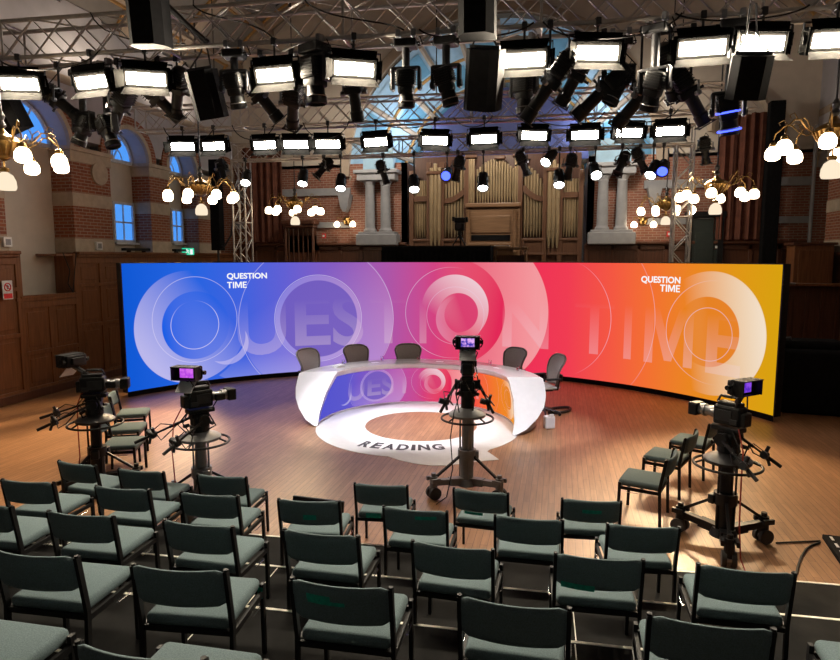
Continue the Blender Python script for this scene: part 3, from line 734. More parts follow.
# ------------------------------------------------------------------ audience chairs
def audience_chair():
    t = thing('audience_chair', 'x', 'chair')
    w = .273
    for s in (-1, 1):
        b = MB(); b.bar((s * (w - .012), -.225, 0), (s * (w - .012), -.205, .45), .022, .032)
        b.bar((s * (w - .012), -.205, .44), (s * (w - .012), -.264, .787), .022, .034); b.cyl((s * (w - .012), -.264, .78), (s * (w - .012), -.2655, .797), .012)
        b.build('rear_leg', M['black_steel'], t)
        b = MB(); b.bar((s * (w - .012), .235, 0), (s * (w - .012), .225, .455), .022, .032); b.build('front_leg', M['black_steel'], t)
        b = MB(); b.bar((s * (w - .012), -.2, .395), (s * (w - .012), .225, .395), .02, .035); b.build('side_rail', M['black_steel'], t)
        lk = MB()
        lk.tube([(s * (w + .002), .02, .36), (s * (w + .010), .035, .36), (s * (w + .010), .13, .36), (s * (w + .002), .145, .36)], .0035, 5)
        lk.build('link_bracket', M['chrome'], t)
    b = MB(); b.bar((-w + .02, .225, .40), (w - .02, .225, .40), .02, .03); b.build('front_rail', M['black_steel'], t)
    b = MB(); b.bar((-w + .02, -.205, .40), (w - .02, -.205, .40), .02, .03); b.build('rear_rail', M['black_steel'], t)
    b = MB(); b.box((0, .02, .445), (.49, .46, .07), bev=.03, seg=3)
    for v in b.bm.verts:
        if v.co.z > .45: v.co.z += .012 * (1 - (v.co.x / .24) ** 2)
    b.build('seat', M['fabric'], t, 'full')
    # back: curved pad
    b = MB(); n = 14; m_ = 6
    def pad(a, c, off):
        x = (a - .5) * .502; e = min(a, 1 - a) * 2; z0, z1 = .584, .800
        z = z0 + (z1 - z0) * c
        zc = z - .014 * (1 - min(1, e * 8)) * (1 if c > .5 else -1)
        y = -.218 - (z - .44) * .17 - .045 * (1 - (2 * a - 1) ** 2)
        th = .021 * min(1, .35 + min(c, 1 - c) * 5) * min(1, .4 + e * 6)
        return Vector((x, y + off * th, zc))
    b.grid(lambda a, c: pad(a, c, 1), n, m_); b.grid(lambda a, c: pad(1 - a, c, -1), n, m_)
    b.grid(lambda a, c: pad(a, 1, 1 - 2 * c), n, 1); b.grid(lambda a, c: pad(1 - a, 0, 1 - 2 * c), n, 1)
    for a in (0, 1): b.grid(lambda q, c, a=a: pad(a, c, (1 - 2 * q) * (-1 if a == 0 else 1)), 1, m_)
    bmesh.ops.remove_doubles(b.bm, verts=b.bm.verts[:], dist=.0008)
    bmesh.ops.recalc_face_normals(b.bm, faces=b.bm.faces[:])
    b.build('backrest', M['fabric'], t, 'full')
    return t
proto_chair = audience_chair()
used = [False]
def chair(x, y, z, rz, label, group='audience chairs on the tiers'):
    if used[0]: o = copy_tree(proto_chair)
    else: o = proto_chair; used[0] = True
    o.location = (x, y, z); o.rotation_euler = (0, 0, rz); o['label'] = label; o['group'] = group
    return o
BACK = Vector((.002, -.262))
ROWN = {1: 'front row', 2: 'second row', 3: 'third row', 4: 'fourth row'}
rows = {
 1: [((58.9,461.1,96.4,466.5), 'teal chair in the front row, first from the left, below the leftmost camera'),
     ((117.7,469.1,165.4,472.9), 'teal chair in the front row, second from the left'),
     ((198,475,246.6,478), 'teal chair in the front row left of the gap, third from the left'),
     ((354.8,484,407.9,486.6), 'teal chair in the front row with green tape along its seat edge'),
     ((452.8,488.8,509.7,494.5), 'teal chair in the front row just behind the centre camera'),
     ((562.2,499.3,621.4,502.5), 'teal chair in the front row with green tape, first from the right')],
 2: [((2.5,480.2,54.1,483.4), 'teal chair in the second row, first from the left'),
     ((96.4,486.6,149.5,490.7), 'teal chair in the second row, second from the left'),
     ((181,493,238.6,497.1), 'teal chair in the second row, third from the left'),
     ((279,500,339.8,502.5), 'teal chair with green tape behind the black floor monitor'),
     ((383.4,507.3,448,512.7), 'teal chair in the second row with a green tape strip at its top edge'),
     ((494.8,515.9,563.8,521.6), 'teal chair in the second row with no tape, second from the right'),
     ((606,524.8,681.5,528.6), 'teal chair in the second row, first from the right, near the right camera')],
 3: [((48.4,512,113.9,517.5), 'teal chair in the third row, second from the left'),
     ((165,521,232.9,528), 'teal chair in the third row, third from the left'),
     ((283.8,530.2,359.5,537.5), 'teal chair in the third row directly behind the taped chair by the monitor'),
     ((413,542,493.2,551.2), 'teal chair in the third row with no tape, third from the right'),
     ((555.2,554.4,644.3,561.4), 'teal chair in the third row with a long green tape strip across its back'),
     ((697.8,565.2,795.5,574.7), 'teal chair in the third row, first from the right, in front of the right camera')],
 4: [((-2,551,74,558), 'teal chair in the fourth row, first from the left, cut by the left edge'),
     ((132,566,228,572.2), 'teal chair in the fourth row with green tape on a front leg'),
     ((292,579.8,392,590), 'teal chair in the fourth row with patterned green tape on its back'),
     ((458.8,597,571,610.7), 'teal chair in the fourth row with no tape, second from the right'),
     ((649,616,774.8,631.4), 'teal chair in the fourth row, first from the right')]}
chairs = {}
for rw, lst in rows.items():
    for i, ((a, b_, c, d_), lb) in enumerate(lst):
        z = .19 * (rw - 1); p, q = onz(a, b_, z + .78), onz(c, d_, z + .78)
        mid = (p + q) / 2; rz = math.atan2(q.y - p.y, q.x - p.x)
        off = Matrix.Rotation(rz, 2) @ BACK
        g = 'front row of audience chairs' if rw == 1 else 'audience chairs on the black tiers'
        chairs[(rw, i)] = chair(mid.x - off.x, mid.y - off.y, z, rz, lb, g)
# partly seen chairs
x0 = chairs[(3, 0)].location
p, q = onz(-52, 503.5, 1.16), onz(9, 508.6, 1.16)
chair((p.x + q.x) / 2, (p.y + q.y) / 2 + .28, .38, R(2), 'teal chair in the third row, first from the left, cut by the left edge', 'audience chairs on the black tiers')
p = onz(71, 647, 1.54); chair(p.x + .27, p.y + .29, .76, R(1), 'teal chair at the bottom edge, right of the bottom left corner', 'audience chairs on the black tiers')
chair(p.x - .72, p.y + .27, .76, R(1), 'teal chair in the bottom left corner, only its seat in view', 'audience chairs on the black tiers')
chair(1.565, 3.165, .57, R(0), 'teal chair in the bottom right corner, only its seat in view', 'audience chairs on the black tiers')
# side blocks on the wooden floor
SR = [((648, 497), R(108)), ]
def side(px, py, rz, label, grp, z=.45, dx=0):
    s = onz(px, py, z); return chair(s.x, s.y, 0, rz, label, grp)
side(645, 479, R(72), 'nearest teal chair of the three facing left beside the right camera', 'side chairs by the right camera')
side(668, 456, R(66), 'middle teal chair of the three facing left beside the right camera', 'side chairs by the right camera')
side(693, 441, R(64), 'farthest teal chair of the three facing left beside the right camera', 'side chairs by the right camera')
side(122, 443, R(-68), 'nearest teal chair of the three facing right behind the leftmost camera', 'side chairs by the left cameras')
side(126, 428, R(-66), 'middle teal chair of the three facing right behind the leftmost camera', 'side chairs by the left cameras')
side(132, 413, R(-62), 'farthest teal chair of the three facing right behind the leftmost camera', 'side chairs by the left cameras')
# green tape, each piece on its chair
def tape(key, x, z, w, h, label, seat=False, pattern=False):
    o = chairs[key]; b = MB(); n = 8
    def f(a, c):
        xx = x + (a - .5) * w; zz = z + (c - .5) * h
        y = -.218 - (zz - .44) * .17 - .045 * (1 - (xx / .2425) ** 2) - .0235
        if seat: y = -.2135
        return Vector((xx, y, zz))
    b.grid(f, n, 1)
    t_ = b.build('tape_strip', M['tape'], o); t_['label'] = label
tape((2, 3), .02, .665, .11, .045, 'dark green tape'); tape((1, 3), -.09, .445, .15, .05, 'dark green tape', True)
tape((1, 4), -.06, .575, .18, .03, 'dark green tape'); tape((1, 5), .0, .70, .17, .035, 'dark green tape')
tape((2, 4), .10, .745, .17, .03, 'dark green tape'); tape((3, 4), -.125, .60, .2, .04, 'dark green tape')
tape((4, 2), -.10, .735, .13, .035, 'bright green tape'); tape((4, 2), -.06, .712, .2, .022, 'bright green tape')
b = MB(); b.box((.253, .227, .40), (.03, .04, .07)); b.build('tape_wrap', M['tape'], chairs[(4, 1)])

# ------------------------------------------------------------------ studio chairs behind the desk
def studio_chair():
    t = thing('studio_chair', 'x', 'chair')
    b = MB(); 
    for k in range(5):
        a = 2 * PI * k / 5 + .3; b.tube([(.02 * math.cos(a), .02 * math.sin(a), .12), (.18 * math.cos(a), .18 * math.sin(a), .10), (.32 * math.cos(a), .32 * math.sin(a), .065)], [.028, .02, .015], 6)
    b.cyl((0, 0, .07), (0, 0, .14), .04); b.build('star_base', M['darkgrey'], t, True)
    for k in range(5):
        a = 2 * PI * k / 5 + .3; b = MB(); c_ = Vector((.31 * math.cos(a), .31 * math.sin(a), .03)); d_ = Vector((-math.sin(a), math.cos(a), 0))
        b.cyl(c_ - d_ * .025, c_ + d_ * .025, .03, n=12); b.build('caster', M['black'], t)
    b = MB(); b.cyl((0, 0, .12), (0, 0, .50), .027); b.box((0, -.02, .49), (.2, .26, .06), bev=.02); b.build('gas_column', M['black'], t)
    b = MB(); n = 12
    def sf(a, c, o): x, y = (a - .5), (c - .5); return Vector((x * (.52 - .06 * (c < .2)), y * .46 + .03, .545 + .03 * abs(2 * x) ** 2 - .05 * max(0, y - .25) - o))
    b.grid(lambda a, c: sf(a, c, 0), n, n); b.grid(lambda a, c: sf(1 - a, c, .035), n, n)
    b.tube([sf(*q, .017) for q in [(k / 8, 0) for k in range(8)] + [(1, k / 8) for k in range(8)] + [(1 - k / 8, 1) for k in range(8)] + [(0, 1 - k / 8) for k in range(8)]], .022, 6, True)
    b.build('seat', M['aeron'], t, True)
    def bf(a, c, o=0):
        x = a - .5; w = .34 + .25 * c ** .9; w *= 1 - .16 * max(0, c - .85) / .15
        z = .60 + .54 * c - .05 * (2 * x) ** 4 * c ** 3
        return Vector((x * w, -.22 - .13 * c + .05 * math.sin(c * PI) + .055 * (2 * x) ** 2 - o, z))
    b = MB(); b.grid(lambda a, c: bf(a, c), 14, 14); b.grid(lambda a, c: bf(1 - a, c, .018), 14, 14)
    b.build('backrest', M['aeron'], t, True)
    b = MB(); loop = [bf(k / 10, 0, .009) for k in range(10)] + [bf(1, k / 12, .009) for k in range(12)] + [bf(1 - k / 10, 1, .009) for k in range(10)] + [bf(0, 1 - k / 12, .009) for k in range(12)]
    b.tube(loop, .021, 7, True); b.build('back_frame', M['frame_grey'], t, True)
    b = MB(); b.box((0, -.29, .72), (.32, .05, .14), bev=.02); b.build('lumbar_pad', M['black'], t)
    b = MB(); b.tube([(0, -.05, .49), (0, -.25, .52), (-.0, -.30, .7)], .025, 7); b.build('back_stem', M['black'], t)
    for s in (-1, 1):
        b = MB(); b.tube([(s * .1, -.05, .5), (s * .28, -.14, .53), (s * .3, -.16, .72)], .018, 6); b.box((s * .3, -.03, .735), (.085, .3, .035), bev=.015); b.build('armrest', M['black'], t)
    return t
M['frame_grey'] = mat('grey_plastic_frame', (.20, .185, .18), .5)
sc = studio_chair()
sl = [((306, 351), 'grey mesh studio chair at the left end of the desk'), ((355, 347), 'grey mesh studio chair second from the left behind the desk'), ((408, 346), 'grey mesh studio chair third from the left behind the desk'), ((517, 350), 'grey mesh studio chair behind the desk right of the centre camera'), ((560, 357), 'grey mesh studio chair at the right end of the desk, its side in view')]
for i, (px, lb) in enumerate(sl):
    o = sc if i == 0 else copy_tree(sc)
    p = onz(px[0], px[1], 1.10); ang = math.atan2(DY - .2 - p.y, DX - p.x) - PI / 2
    if i == 4: ang = R(118)
    off = Matrix.Rotation(ang, 2) @ Vector((0, -.32))
    o.location = (p.x - off.x, p.y - off.y, 0); o.rotation_euler = (0, 0, ang); o['label'] = lb; o['group'] = 'studio chairs behind the desk'
# cable hoop and box beside the desk, right
b = MB(); P0, P1, P2, P3 = onz(546, 411), onz(575, 404), onz(570, 414), onz(548, 414)
b.tube([v + Vector((0, 0, .03)) for v in bez(P0, onz(585, 404), onz(570, 417), P3, 14)], .028, 7); o = b.build('floor_cable', M['black']); tag(o, 'thick black cable looped on the floor right of the desk', 'cable')
bx = thing('adaptor_box', 'small white plastic box on the floor against the right end of the desk', 'box', onz(549, 428), R(20))
b = MB(); b.box((0, 0, .11), (.18, .14, .22), bev=.02); b.box((.02, -.06, .24), (.09, .02, .05), bev=.01); b.build('body', M['paper'], bx)
# ------------------------------------------------------------------ pedestal cameras
def camera_head(t, vf_yaw, vfmat, card=True, z0=1.22, vfx=0.0, vfy=-.10):
    zc = z0 + .12
    b = MB(); b.box((0, .0, zc), (.155, .29, .20), bev=.022); b.box((.0, .0, zc + .115), (.11, .24, .05), bev=.015); b.box((0, -.16, zc - .02), (.13, .06, .14), bev=.012); body = b.build('camera_body', M['black'], t)
    b = MB(); b.box((.080, .03, zc), (.008, .17, .11), bev=.002); b.box((-.080, .03, zc), (.008, .17, .11), bev=.002); b.box((.082, -.08, zc - .05), (.014, .08, .05), bev=.004); b.box((-.082, -.08, zc - .05), (.014, .08, .05), bev=.004); b.build('side_panel', M['darkgrey'], body)
    b = MB(); b.tube([(0, -.08, zc + .13), (0, -.06, zc + .185), (0, .11, zc + .185), (0, .14, zc + .12)], .014, 7); b.box((.0, .03, zc + .185), (.035, .1, .03), bev=.008); b.build('top_handle', M['darkgrey'], body)
    b = MB(); b.cyl((0, .14, zc), (0, .19, zc), .062, .058, 18); b.cyl((0, .19, zc), (0, .26, zc), .05, .054, 18); b.cyl((0, .26, zc), (0, .285, zc), .066, n=18); b.cyl((0, .285, zc), (0, .33, zc), .058, n=18); lens = b.build('lens', M['grey_metal'], t, True)
    b = MB(); b.box((0, .375, zc), (.165, .10, .135), bev=.014); b.cyl((0, .42, zc), (0, .428, zc), .05, n=16); b.build('lens_hood', M['black'], lens)
    b = MB(); b.box((.085, .22, zc), (.055, .12, .085), bev=.015); b.tube([(.1, .17, zc - .04), (.12, .1, zc - .12), (.09, -.1, zc - .13)], .008, 5); b.build('zoom_drive', M['black'], lens)
    vf = MB(); vf.box((0, .01, 0), (.28, .11, .145), bev=.012)
    for s in (-1, 1): vf.box((s * .145, -.05, 0), (.010, .15, .15), bev=.003)
    vf.box((0, -.06, .078), (.30, .15, .009), bev=.003); vf.box((0, -.045, -.076), (.30, .1, .009), bev=.003); vf.box((0, .075, 0), (.18, .05, .09), bev=.01)
    for s in (-1, 1):
        vf.tube([(s * .155, -.02, -.06), (s * .175, -.02, -.03), (s * .175, -.02, .03), (s * .155, -.02, .06)], .009, 5); vf.cyl((s * .15, .03, 0), (s * .19, .03, 0), .025, n=10)
    v = vf.build('viewfinder', M['black'], t, False, (vfx, vfy, z0 + .43)); v.rotation_euler = (0, 0, vf_yaw)
    b = MB(); b.box((0, -.047, .0), (.165, .004, .105)); b.build('viewfinder_screen', vfmat, v)
    b = MB(); b.tube([(vfx, vfy - .02, z0 + .37), (0, -.06, z0 + .25)], .03, 7); b.tube([(vfx - .07, vfy - .03, z0 + .37), (vfx - .05, -.08, z0 + .22)], .012, 6); b.tube([(vfx + .06, vfy - .03, z0 + .38), (vfx + .12, -.1, z0 + .3), (.06, -.14, z0 + .12)], .008, 5); b.build('viewfinder_arm', M['darkgrey'], t)
    if card:
        b = MB(); b.box((0, -.075, -.15), (.20, .006, .17), (R(-48), 0, 0)); b.build('script_card', M['paper'], v)
    return body
def pedestal_camera(loc, head, base, label, vf_yaw=0, vfm='vf', card=True, grey=False, vfx=0.0, bars=((-1, .36), (1, .22)), z0=1.26, up=0.0, vfy=-.10):
    t = thing('pedestal_camera', label, 'camera', loc, head, 'studio cameras on wheeled pedestals')
    pm = M['grey_paint'] if grey else M['black']
    b = MB(); b.cyl((0, 0, .13), (0, 0, .58), .085, n=20); b.cyl((0, 0, .12), (0, 0, .2), .14, .11, 20); b.cyl((0, 0, .46), (0, 0, .58), .115, n=16)
    b.box((.11, 0, .5), (.08, .1, .12), bev=.015); b.box((-.06, .1, .5), (.1, .07, .1), bev=.015); b.build('column', pm, t, True)
    b = MB(); b.cyl((0, 0, .58), (0, 0, 1.02 + up), .066, n=18)
    for a in (40, 160, 280): b.cyl((.095 * math.cos(R(a)), .095 * math.sin(R(a)), .2), (.095 * math.cos(R(a)), .095 * math.sin(R(a)), .92 + up), .012, n=6)
    b.build('inner_column', M['grey_paint'] if grey else M['black'], t, True)
    for k in range(3):
        a = base + 2 * PI * k / 3 - head; c_, s_ = math.cos(a), math.sin(a)
        def P(r, z, off=0): return Vector((c_ * r - s_ * off, s_ * r + c_ * off, z))
        b = MB(); b.bar(P(.05, .17), P(.25, .19), .1, .09); b.bar(P(.22, .19), P(.46, .21), .075, .07); b.cyl(P(.47, .1), P(.47, .29), .05, n=14); b.cyl(P(.47, .29), P(.47, .33), .03, n=10)
        b.bar(P(.41, .25, .07), P(.53, .25, .07), .03, .05); b.bar(P(.41, .25, -.07), P(.53, .25, -.07), .03, .05)
        leg = b.build('base_leg', M['grey_paint'] if grey else M['black'], t)
        for o in (-.045, .045):
            w = MB(); w.cyl(P(.47, .078, o - .022), P(.47, .078, o + .022), .078, n=22); w.build('wheel', M['rubber'], leg, True)
        f = MB(); f.cyl(P(.47, .078, -.03), P(.47, .078, .03), .05, n=16); f.build('wheel_hub', M['grey_metal'], leg)
        b = MB(); b.bar(P(.1, .50), P(.43, .28), .028, .028); b.build('stay', M['black'], t)
    b = MB(); b.torus((0, 0, .88 + up), .325, .014, 48, 8)
    b.build('steering_ring', M['black_steel'] if not grey else M['black'], t, True)
    for k in range(4):
        a = PI / 4 + PI / 2 * k; b = MB(); b.tube([(.32 * math.cos(a), .32 * math.sin(a), .88 + up), (.2 * math.cos(a), .2 * math.sin(a), .93 + up), (.1 * math.cos(a), .1 * math.sin(a), .95 + up)], .011, 6); b.build('ring_spoke', M['black'], t)
    b = MB(); b.lathe([(.07, .90), (.23, .91), (.235, .94), (.20, .965), (.13, .985), (.08, 1.02)], (0, 0, up), 28); b.build('trim_weight_tray', M['grey_paint'] if grey else M['darkgrey'], t, True)
    zp = z0 - .02; zm = zp - .12
    b = MB(); b.cyl((0, 0, .98 + up), (0, 0, zm), .082, n=18); b.cyl((0, 0, zm - .12), (0, 0, zm - .05), .11, n=18); b.box((0, 0, zm), (.19, .17, .14), bev=.03); b.cyl((-.13, 0, zm + .02), (.13, 0, zm + .02), .058, n=16)
    b.box((0, .01, zp), (.15, .30, .05), bev=.01); b.box((0, .0, zp - .05), (.12, .2, .06), bev=.01)
    for s in (-1, 1): b.cyl((s * .13, 0, zm + .02), (s * .16, 0, zm + .02), .068, n=14); b.cyl((s * .08, -.1, zm - .06), (s * .14, -.13, zm - .08), .022, n=8); b.cyl((s * .06, .09, zm - .02), (s * .12, .11, zm - .03), .02, n=8)
    hd = b.build('pan_head', M['black'], t)
    b = MB(); b.tube([(0.09, .06, zm - .1), (.15, .13, zm - .05), (.12, .05, zp)], .009, 5); b.tube([(-.08, -.08, zp), (-.14, -.2, zm - .05), (-.1, -.12, .98 + up)], .009, 5); b.tube([(-.05, -.1, zp), (.02, -.2, zm), (.09, -.12, zm - .15), (.07, -.09, 1.0 + up)], .008, 5); b.build('head_cable', M['black'], hd)
    for s, ln in bars:
        e = Vector((s * .27, -.16 - .55 * ln, zm - .17)); a = Vector((s * .15, -.02, zm + .02)); k = a.lerp(e, .85)
        b = MB(); b.bar(a, a.lerp(e, .5), .026, .026); b.tube([a.lerp(e, .45), e], .012, 7); b.tube([a.lerp(e, .95), e + (e - a).normalized() * .13], .019, 8); br = b.build('pan_bar', M['black'], t)
        b = MB(); b.box(k, (.07, .08, .075), (.3, .2, .4), .018); b.cyl(k + Vector((-.03, -.02, .0)), k + Vector((-.085, -.03, .02)), .036, n=12); b.cyl(k + Vector((.02, 0, .03)), k + Vector((.035, -.02, .09)), .018, n=10)
        b.tube([k + Vector((.03, .03, 0)), k + Vector((.08, .06, -.06)), k + Vector((.04, .14, -.02)), a.lerp(e, .3)], .007, 5); b.tube([k + Vector((-.02, 0, .04)), k + Vector((-.04, .1, .1)), a.lerp(e, .4)], .006, 5)
        b.cyl(k + Vector((0, -.03, -.03)), k + Vector((.01, -.05, -.10)), .016, n=8); b.build('lens_control', M['darkgrey'], br)
    camera_head(t, vf_yaw, M[vfm], card, z0, vfx, vfy)
    b = MB(); b.tube([(-.1, -.15, 1.3), (-.16, -.24, 1.1), (-.2, -.26, .8), (-.17, -.25, .4), (-.24, -.32, .06), (-.36, -.44, .012)], .0075, 5); 
    cb_ = b.build('camera_cable', M['red_cable' if head < -.2 or head > .3 else 'black'], t)
    if cb_.data.materials[0].name == 'red_cable': cb_['label'] = 'thin red cable hanging down the pedestal'
    return t
def aim(P, Q): return math.atan2(Q[1] - P[1], Q[0] - P[0]) - PI / 2
c1 = (-5.77, 6.80, 0); pedestal_camera(c1, aim(c1, (-1.0, 9.2)), R(20), 'black pedestal camera farthest left with a white card under its viewfinder', R(-35), 'vf2', True, vfx=-.04, bars=((-1, .8), (1, .55)), z0=1.27, vfy=-.22)
c2 = (-4.02, 6.38, 0); pedestal_camera(c2, aim(c2, (-1.6, 9.6)), R(45), 'grey pedestal camera second from the left with a pink viewfinder picture', R(38), 'vf', True, True, vfx=.0, bars=((-1, .65), (1, .45)), z0=1.27)
c3 = (-1.10, 7.72, 0); pedestal_camera(c3, R(7), R(97), 'grey pedestal camera in front of the desk seen from behind', 0, 'vf3', True, True, z0=1.53, up=.10, bars=((-1, .25), (1, .2)))
c4 = (1.73, 6.82, 0); pedestal_camera(c4, aim(c4, (-3.2, 11.5)), R(-97), 'black pedestal camera farthest right beside the side chairs', R(-5), 'vf2', False, z0=1.28)

# ------------------------------------------------------------------ floor things right and centre
bd = thing('floor_panel', 'black floor panel with white edge marks at the right edge', 'floor panel', (3.2, 6.85, 0), R(-6))
b = MB(); b.box((0, 0, .025), (.85, .7, .05), bev=.008); b.build('board', M['black_matte'], bd)
b = MB()
for k in range(4): b.box((-.36, -.26 + .17 * k, .052), (.025, .09, .003))
for k in range(4): b.box((-.25 + .18 * k, -.30, .052), (.09, .025, .003))
b.build('edge_marks', M['white'], bd)
b = MB(); pts = [onz(x, y) + Vector((0, 0, .012)) for x, y in ((820, 542), (806, 542.5), (790, 543.2), (776, 544))]; b.tube(pts, .009, 6); tag(b.build('camera_cable', M['black']), 'thin black cable running from the right camera to the floor panel', 'cable')
b = MB(); pts = [onz(x, y) + Vector((0, 0, .012)) for x, y in ((820, 543.5), (812, 546), (806, 550), (801, 558), (797.5, 569), (796, 576))]; b.tube(pts, .011, 6); tag(b.build('floor_cable', M['black']), 'black cable curving from the floor panel towards the lowest tier', 'cable')
pA, pB = onz(293, 496, .33), onz(342, 502, .33); mm = (pA + pB) / 2
mo = thing('floor_monitor', 'black floor monitor standing behind the front row, seen over a chair back', 'monitor', (mm.x, mm.y, 0), math.atan2(pB.y - pA.y, pB.x - pA.x))
b = MB(); b.box((0, 0, .175), (.62, .05, .31), (R(-12), 0, 0), .012); b.build('casing', M['black'], mo)
b = MB(); b.box((-.02, -.036, .24), (.12, .012, .08), (R(-12), 0, 0), .003); b.build('rear_plate', M['grey_metal'], mo)
for s in (-1, 1):
    b = MB(); b.bar((s * .2, -.14, .012), (s * .2, .14, .012), .03, .024); b.build('foot', M['black'], mo)
bx = thing('covered_equipment', 'large black cloth-covered case on the floor right of the video wall', 'case', (4.95, 13.5, 0), R(-10))
b = MB(); b.box((0, 0, .62), (1.9, .9, 1.24), bev=.09, seg=3)
for v in b.bm.verts: v.co.x += .03 * math.sin(v.co.z * 7 + v.co.y * 5); v.co.y += .03 * math.sin(v.co.x * 9)
b.build('cover', M['black_matte'], bx, 'full')
b = MB(); b.box((-.2, .1, 1.30), (1.2, .6, .18), (0, 0, .1), .07, 3); b.build('folded_cloth', M['black_matte'], bx)
b = MB(); b.tube([(-.75, -.05, 1.26), (-.7, -.02, 1.41), (-.5, 0, 1.43), (-.45, .02, 1.26)], .02, 6); b.build('handle_rail', M['grey_metal'], bx)
# wooden platform front and desk at the far right
st = thing('choir_stall', 'dark wooden stall with a pale ledge rail at the right wall behind the video wall', 'stall', (0, 0, 0))
b = MB(); b.box((5.75, 17.2, 1.15), (1.9, .12, 2.3), bev=.01)
for k in range(6): b.box((4.9 + .34 * k, 17.12, 1.15), (.07, .05, 2.3), bev=.006, seg=1)
b.build('front_panel', M['wood_d'], st)
b = MB(); b.box((5.75, 17.1, 2.33), (2.0, .45, .06), bev=.012); b.build('ledge', M['wood_l'], st)
b = MB(); b.cyl((4.8, 16.86, 2.42), (5.55, 16.84, 2.36), .025); b.build('ledge_rail', M['grey_metal'], st)
pu = thing('wooden_lectern_box', 'dark panelled wooden box standing above the stall at the right wall', 'cabinet', (6.25, 18.1, 0))
b = MB(); b.box((0, 0, 1.65), (.9, .6, 3.3), bev=.015); b.build('body', M['wood_l'], pu)
b = MB(); b.box((0, -.31, 2.75), (.7, .03, .85), bev=.01); b.build('front_panel', M['wood_l'], pu)
b = MB(); b.box((0, 0, 3.33), (1.02, .72, .07), bev=.015); b.build('top', M['wood_d'], pu)
# black draped platform behind the wall with a camera on it
pf = thing('draped_platform', 'black draped platform standing behind the middle of the video wall', 'platform', (-3.27, 17.2, 0))
b = MB(); b.box((0, 0, 1.64), (2.96, 1.2, 3.28), bev=.01)
for k in range(24): b.box((-1.46 + .127 * k, -.605, 1.6), (.05, .02, 3.15), bev=.008, seg=1)
b.build('drape', M['black_matte'], pf)
b = MB(); b.box((0, 0, 3.285), (2.98, 1.22, .03)); b.build('deck', M['black'], pf)
rc = thing('remote_camera', 'dark camera on a short stand on the draped platform before the organ', 'camera', (-2.72, 17.3, 3.30), R(185))
b = MB()
for k in range(3): b.tube([(0, 0, .32), (.2 * math.cos(2.1 * k + .4), .2 * math.sin(2.1 * k + .4), .01)], .02, 6)
b.cyl((0, 0, .3), (0, 0, .42), .06); b.build('stand', M['black'], rc)
b = MB(); b.box((0, 0, .52), (.26, .36, .2), bev=.02); b.box((0, -.02, .7), (.3, .2, .14), bev=.02); b.build('camera_body', M['black'], rc)
b = MB(); b.cyl((0, .17, .53), (0, .38, .53), .06, .08, 16); b.build('lens', M['darkgrey'], rc, True)
b = MB(); b.box((-.18, -.1, .72), (.08, .16, .14), bev=.01); b.box((.18, -.1, .74), (.07, .16, .12), bev=.01); b.build('viewfinder', M['black'], rc)
b = MB(); b.box((0, 0, .035), (.42, .25, .02), (0, 0, 0)); b = b.build('music_sheet', M['paper'], None, False, (onY(502, 249, 17.4).x, 17.4, 3.27)); b['label'] = 'white sheet lying on the organ bench behind the video wall'; b['category'] = 'paper'
oc = thing('organ_bench', 'low brown wooden bench beside the draped platform', 'bench', (-1.35, 17.6, 0))
b = MB(); b.box((0, 0, 3.24), (.95, .6, .07), bev=.012); b.build('seat_board', M['wood_org'], oc)
for s in (-1, 1):
    b = MB(); b.box((s * .42, 0, 1.6), (.06, .5, 3.2), bev=.01); b.build('leg', M['wood_org'], oc)
b = MB(); b.box((0, .1, 2.6), (.8, .05, .9)); b.build('stretcher', M['wood_org_d'], oc)

# ------------------------------------------------------------------ pipe organ
OY = YB - .1
og = thing('pipe_organ', 'tall pipe organ with gilt pipes and brown oak case in the back wall', 'organ', (0, 0, 0))
def ox(px): return onY(px, 200, OY).x
def oz(py, px=496): return onY(px, py, OY).z
def panel(name, x0, x1, z0, z1, y=0.0, d=.2, m='wood_org_d', bev=.012):
    b = MB(); b.box(((x0 + x1) / 2, OY + y + d / 2, (z0 + z1) / 2), (x1 - x0, d, z1 - z0), bev=bev); return b.build(name, M[m], og)
XA, XB = ox(411), ox(581)
panel('case_base', XA, XB, 0, oz(238), .12, .5)
for a, b_ in ((411, 440), (441, 465), (522, 547), (548, 581)):
    x0, x1 = ox(a) + .05, ox(b_) - .05
    panel('carved_panel', x0, x1, oz(254), oz(240), .06, .1, 'wood_org_d')
    fr = MB()
    for z in (oz(254), oz(240)): fr.box(((x0 + x1) / 2, OY + .05, z), (x1 - x0 + .08, .08, .07), bev=.015)
    for x in (x0, x1): fr.box((x, OY + .05, (oz(254) + oz(240)) / 2), (.07, .08, oz(240) - oz(254)), bev=.015)
    fr.build('panel_frame', M['wood_org_d'], og)
panel('case_back', XA, XB, oz(240), oz(152), .55, .1, 'wood_d')
for px, top in ((411, 168), (428.5, 160), (441.5, 160), (466, 158), (520, 158), (545, 160), (560.5, 160), (581, 172)):
    x = ox(px); panel('case_post', x - .07, x + .07, 0, oz(top), .02, .2, 'wood_org_d')
def pipes(px0, px1, n, zb, tops, y, r, mouth=.3):
    for k in range(n):
        x = ox(px0) + (ox(px1) - ox(px0)) * (k + .5) / n; zt = tops(k / max(1, n - 1))
        b = MB(); b.lathe([(r * .35, zb), (r, zb + mouth), (r, zt), (r * .8, zt + .005)], (x, OY + y, 0), 12)
        b.box((x, OY + y - r * .92, zb + mouth + .09), (r * 1.1, .02, .09), bev=.006, seg=1)
        b.build('organ_pipe', M['pipe'], og, True)
pipes(412.5, 427.5, 6, oz(237), lambda q: oz(178), .2, .043)
pipes(429.5, 441, 3, oz(248), lambda q: oz(166 if q != .5 else 162), .0, .068, .45)
pipes(443, 465, 7, oz(237), lambda q: oz(182 - 20 * q * q - 4 * q), .2, .043)
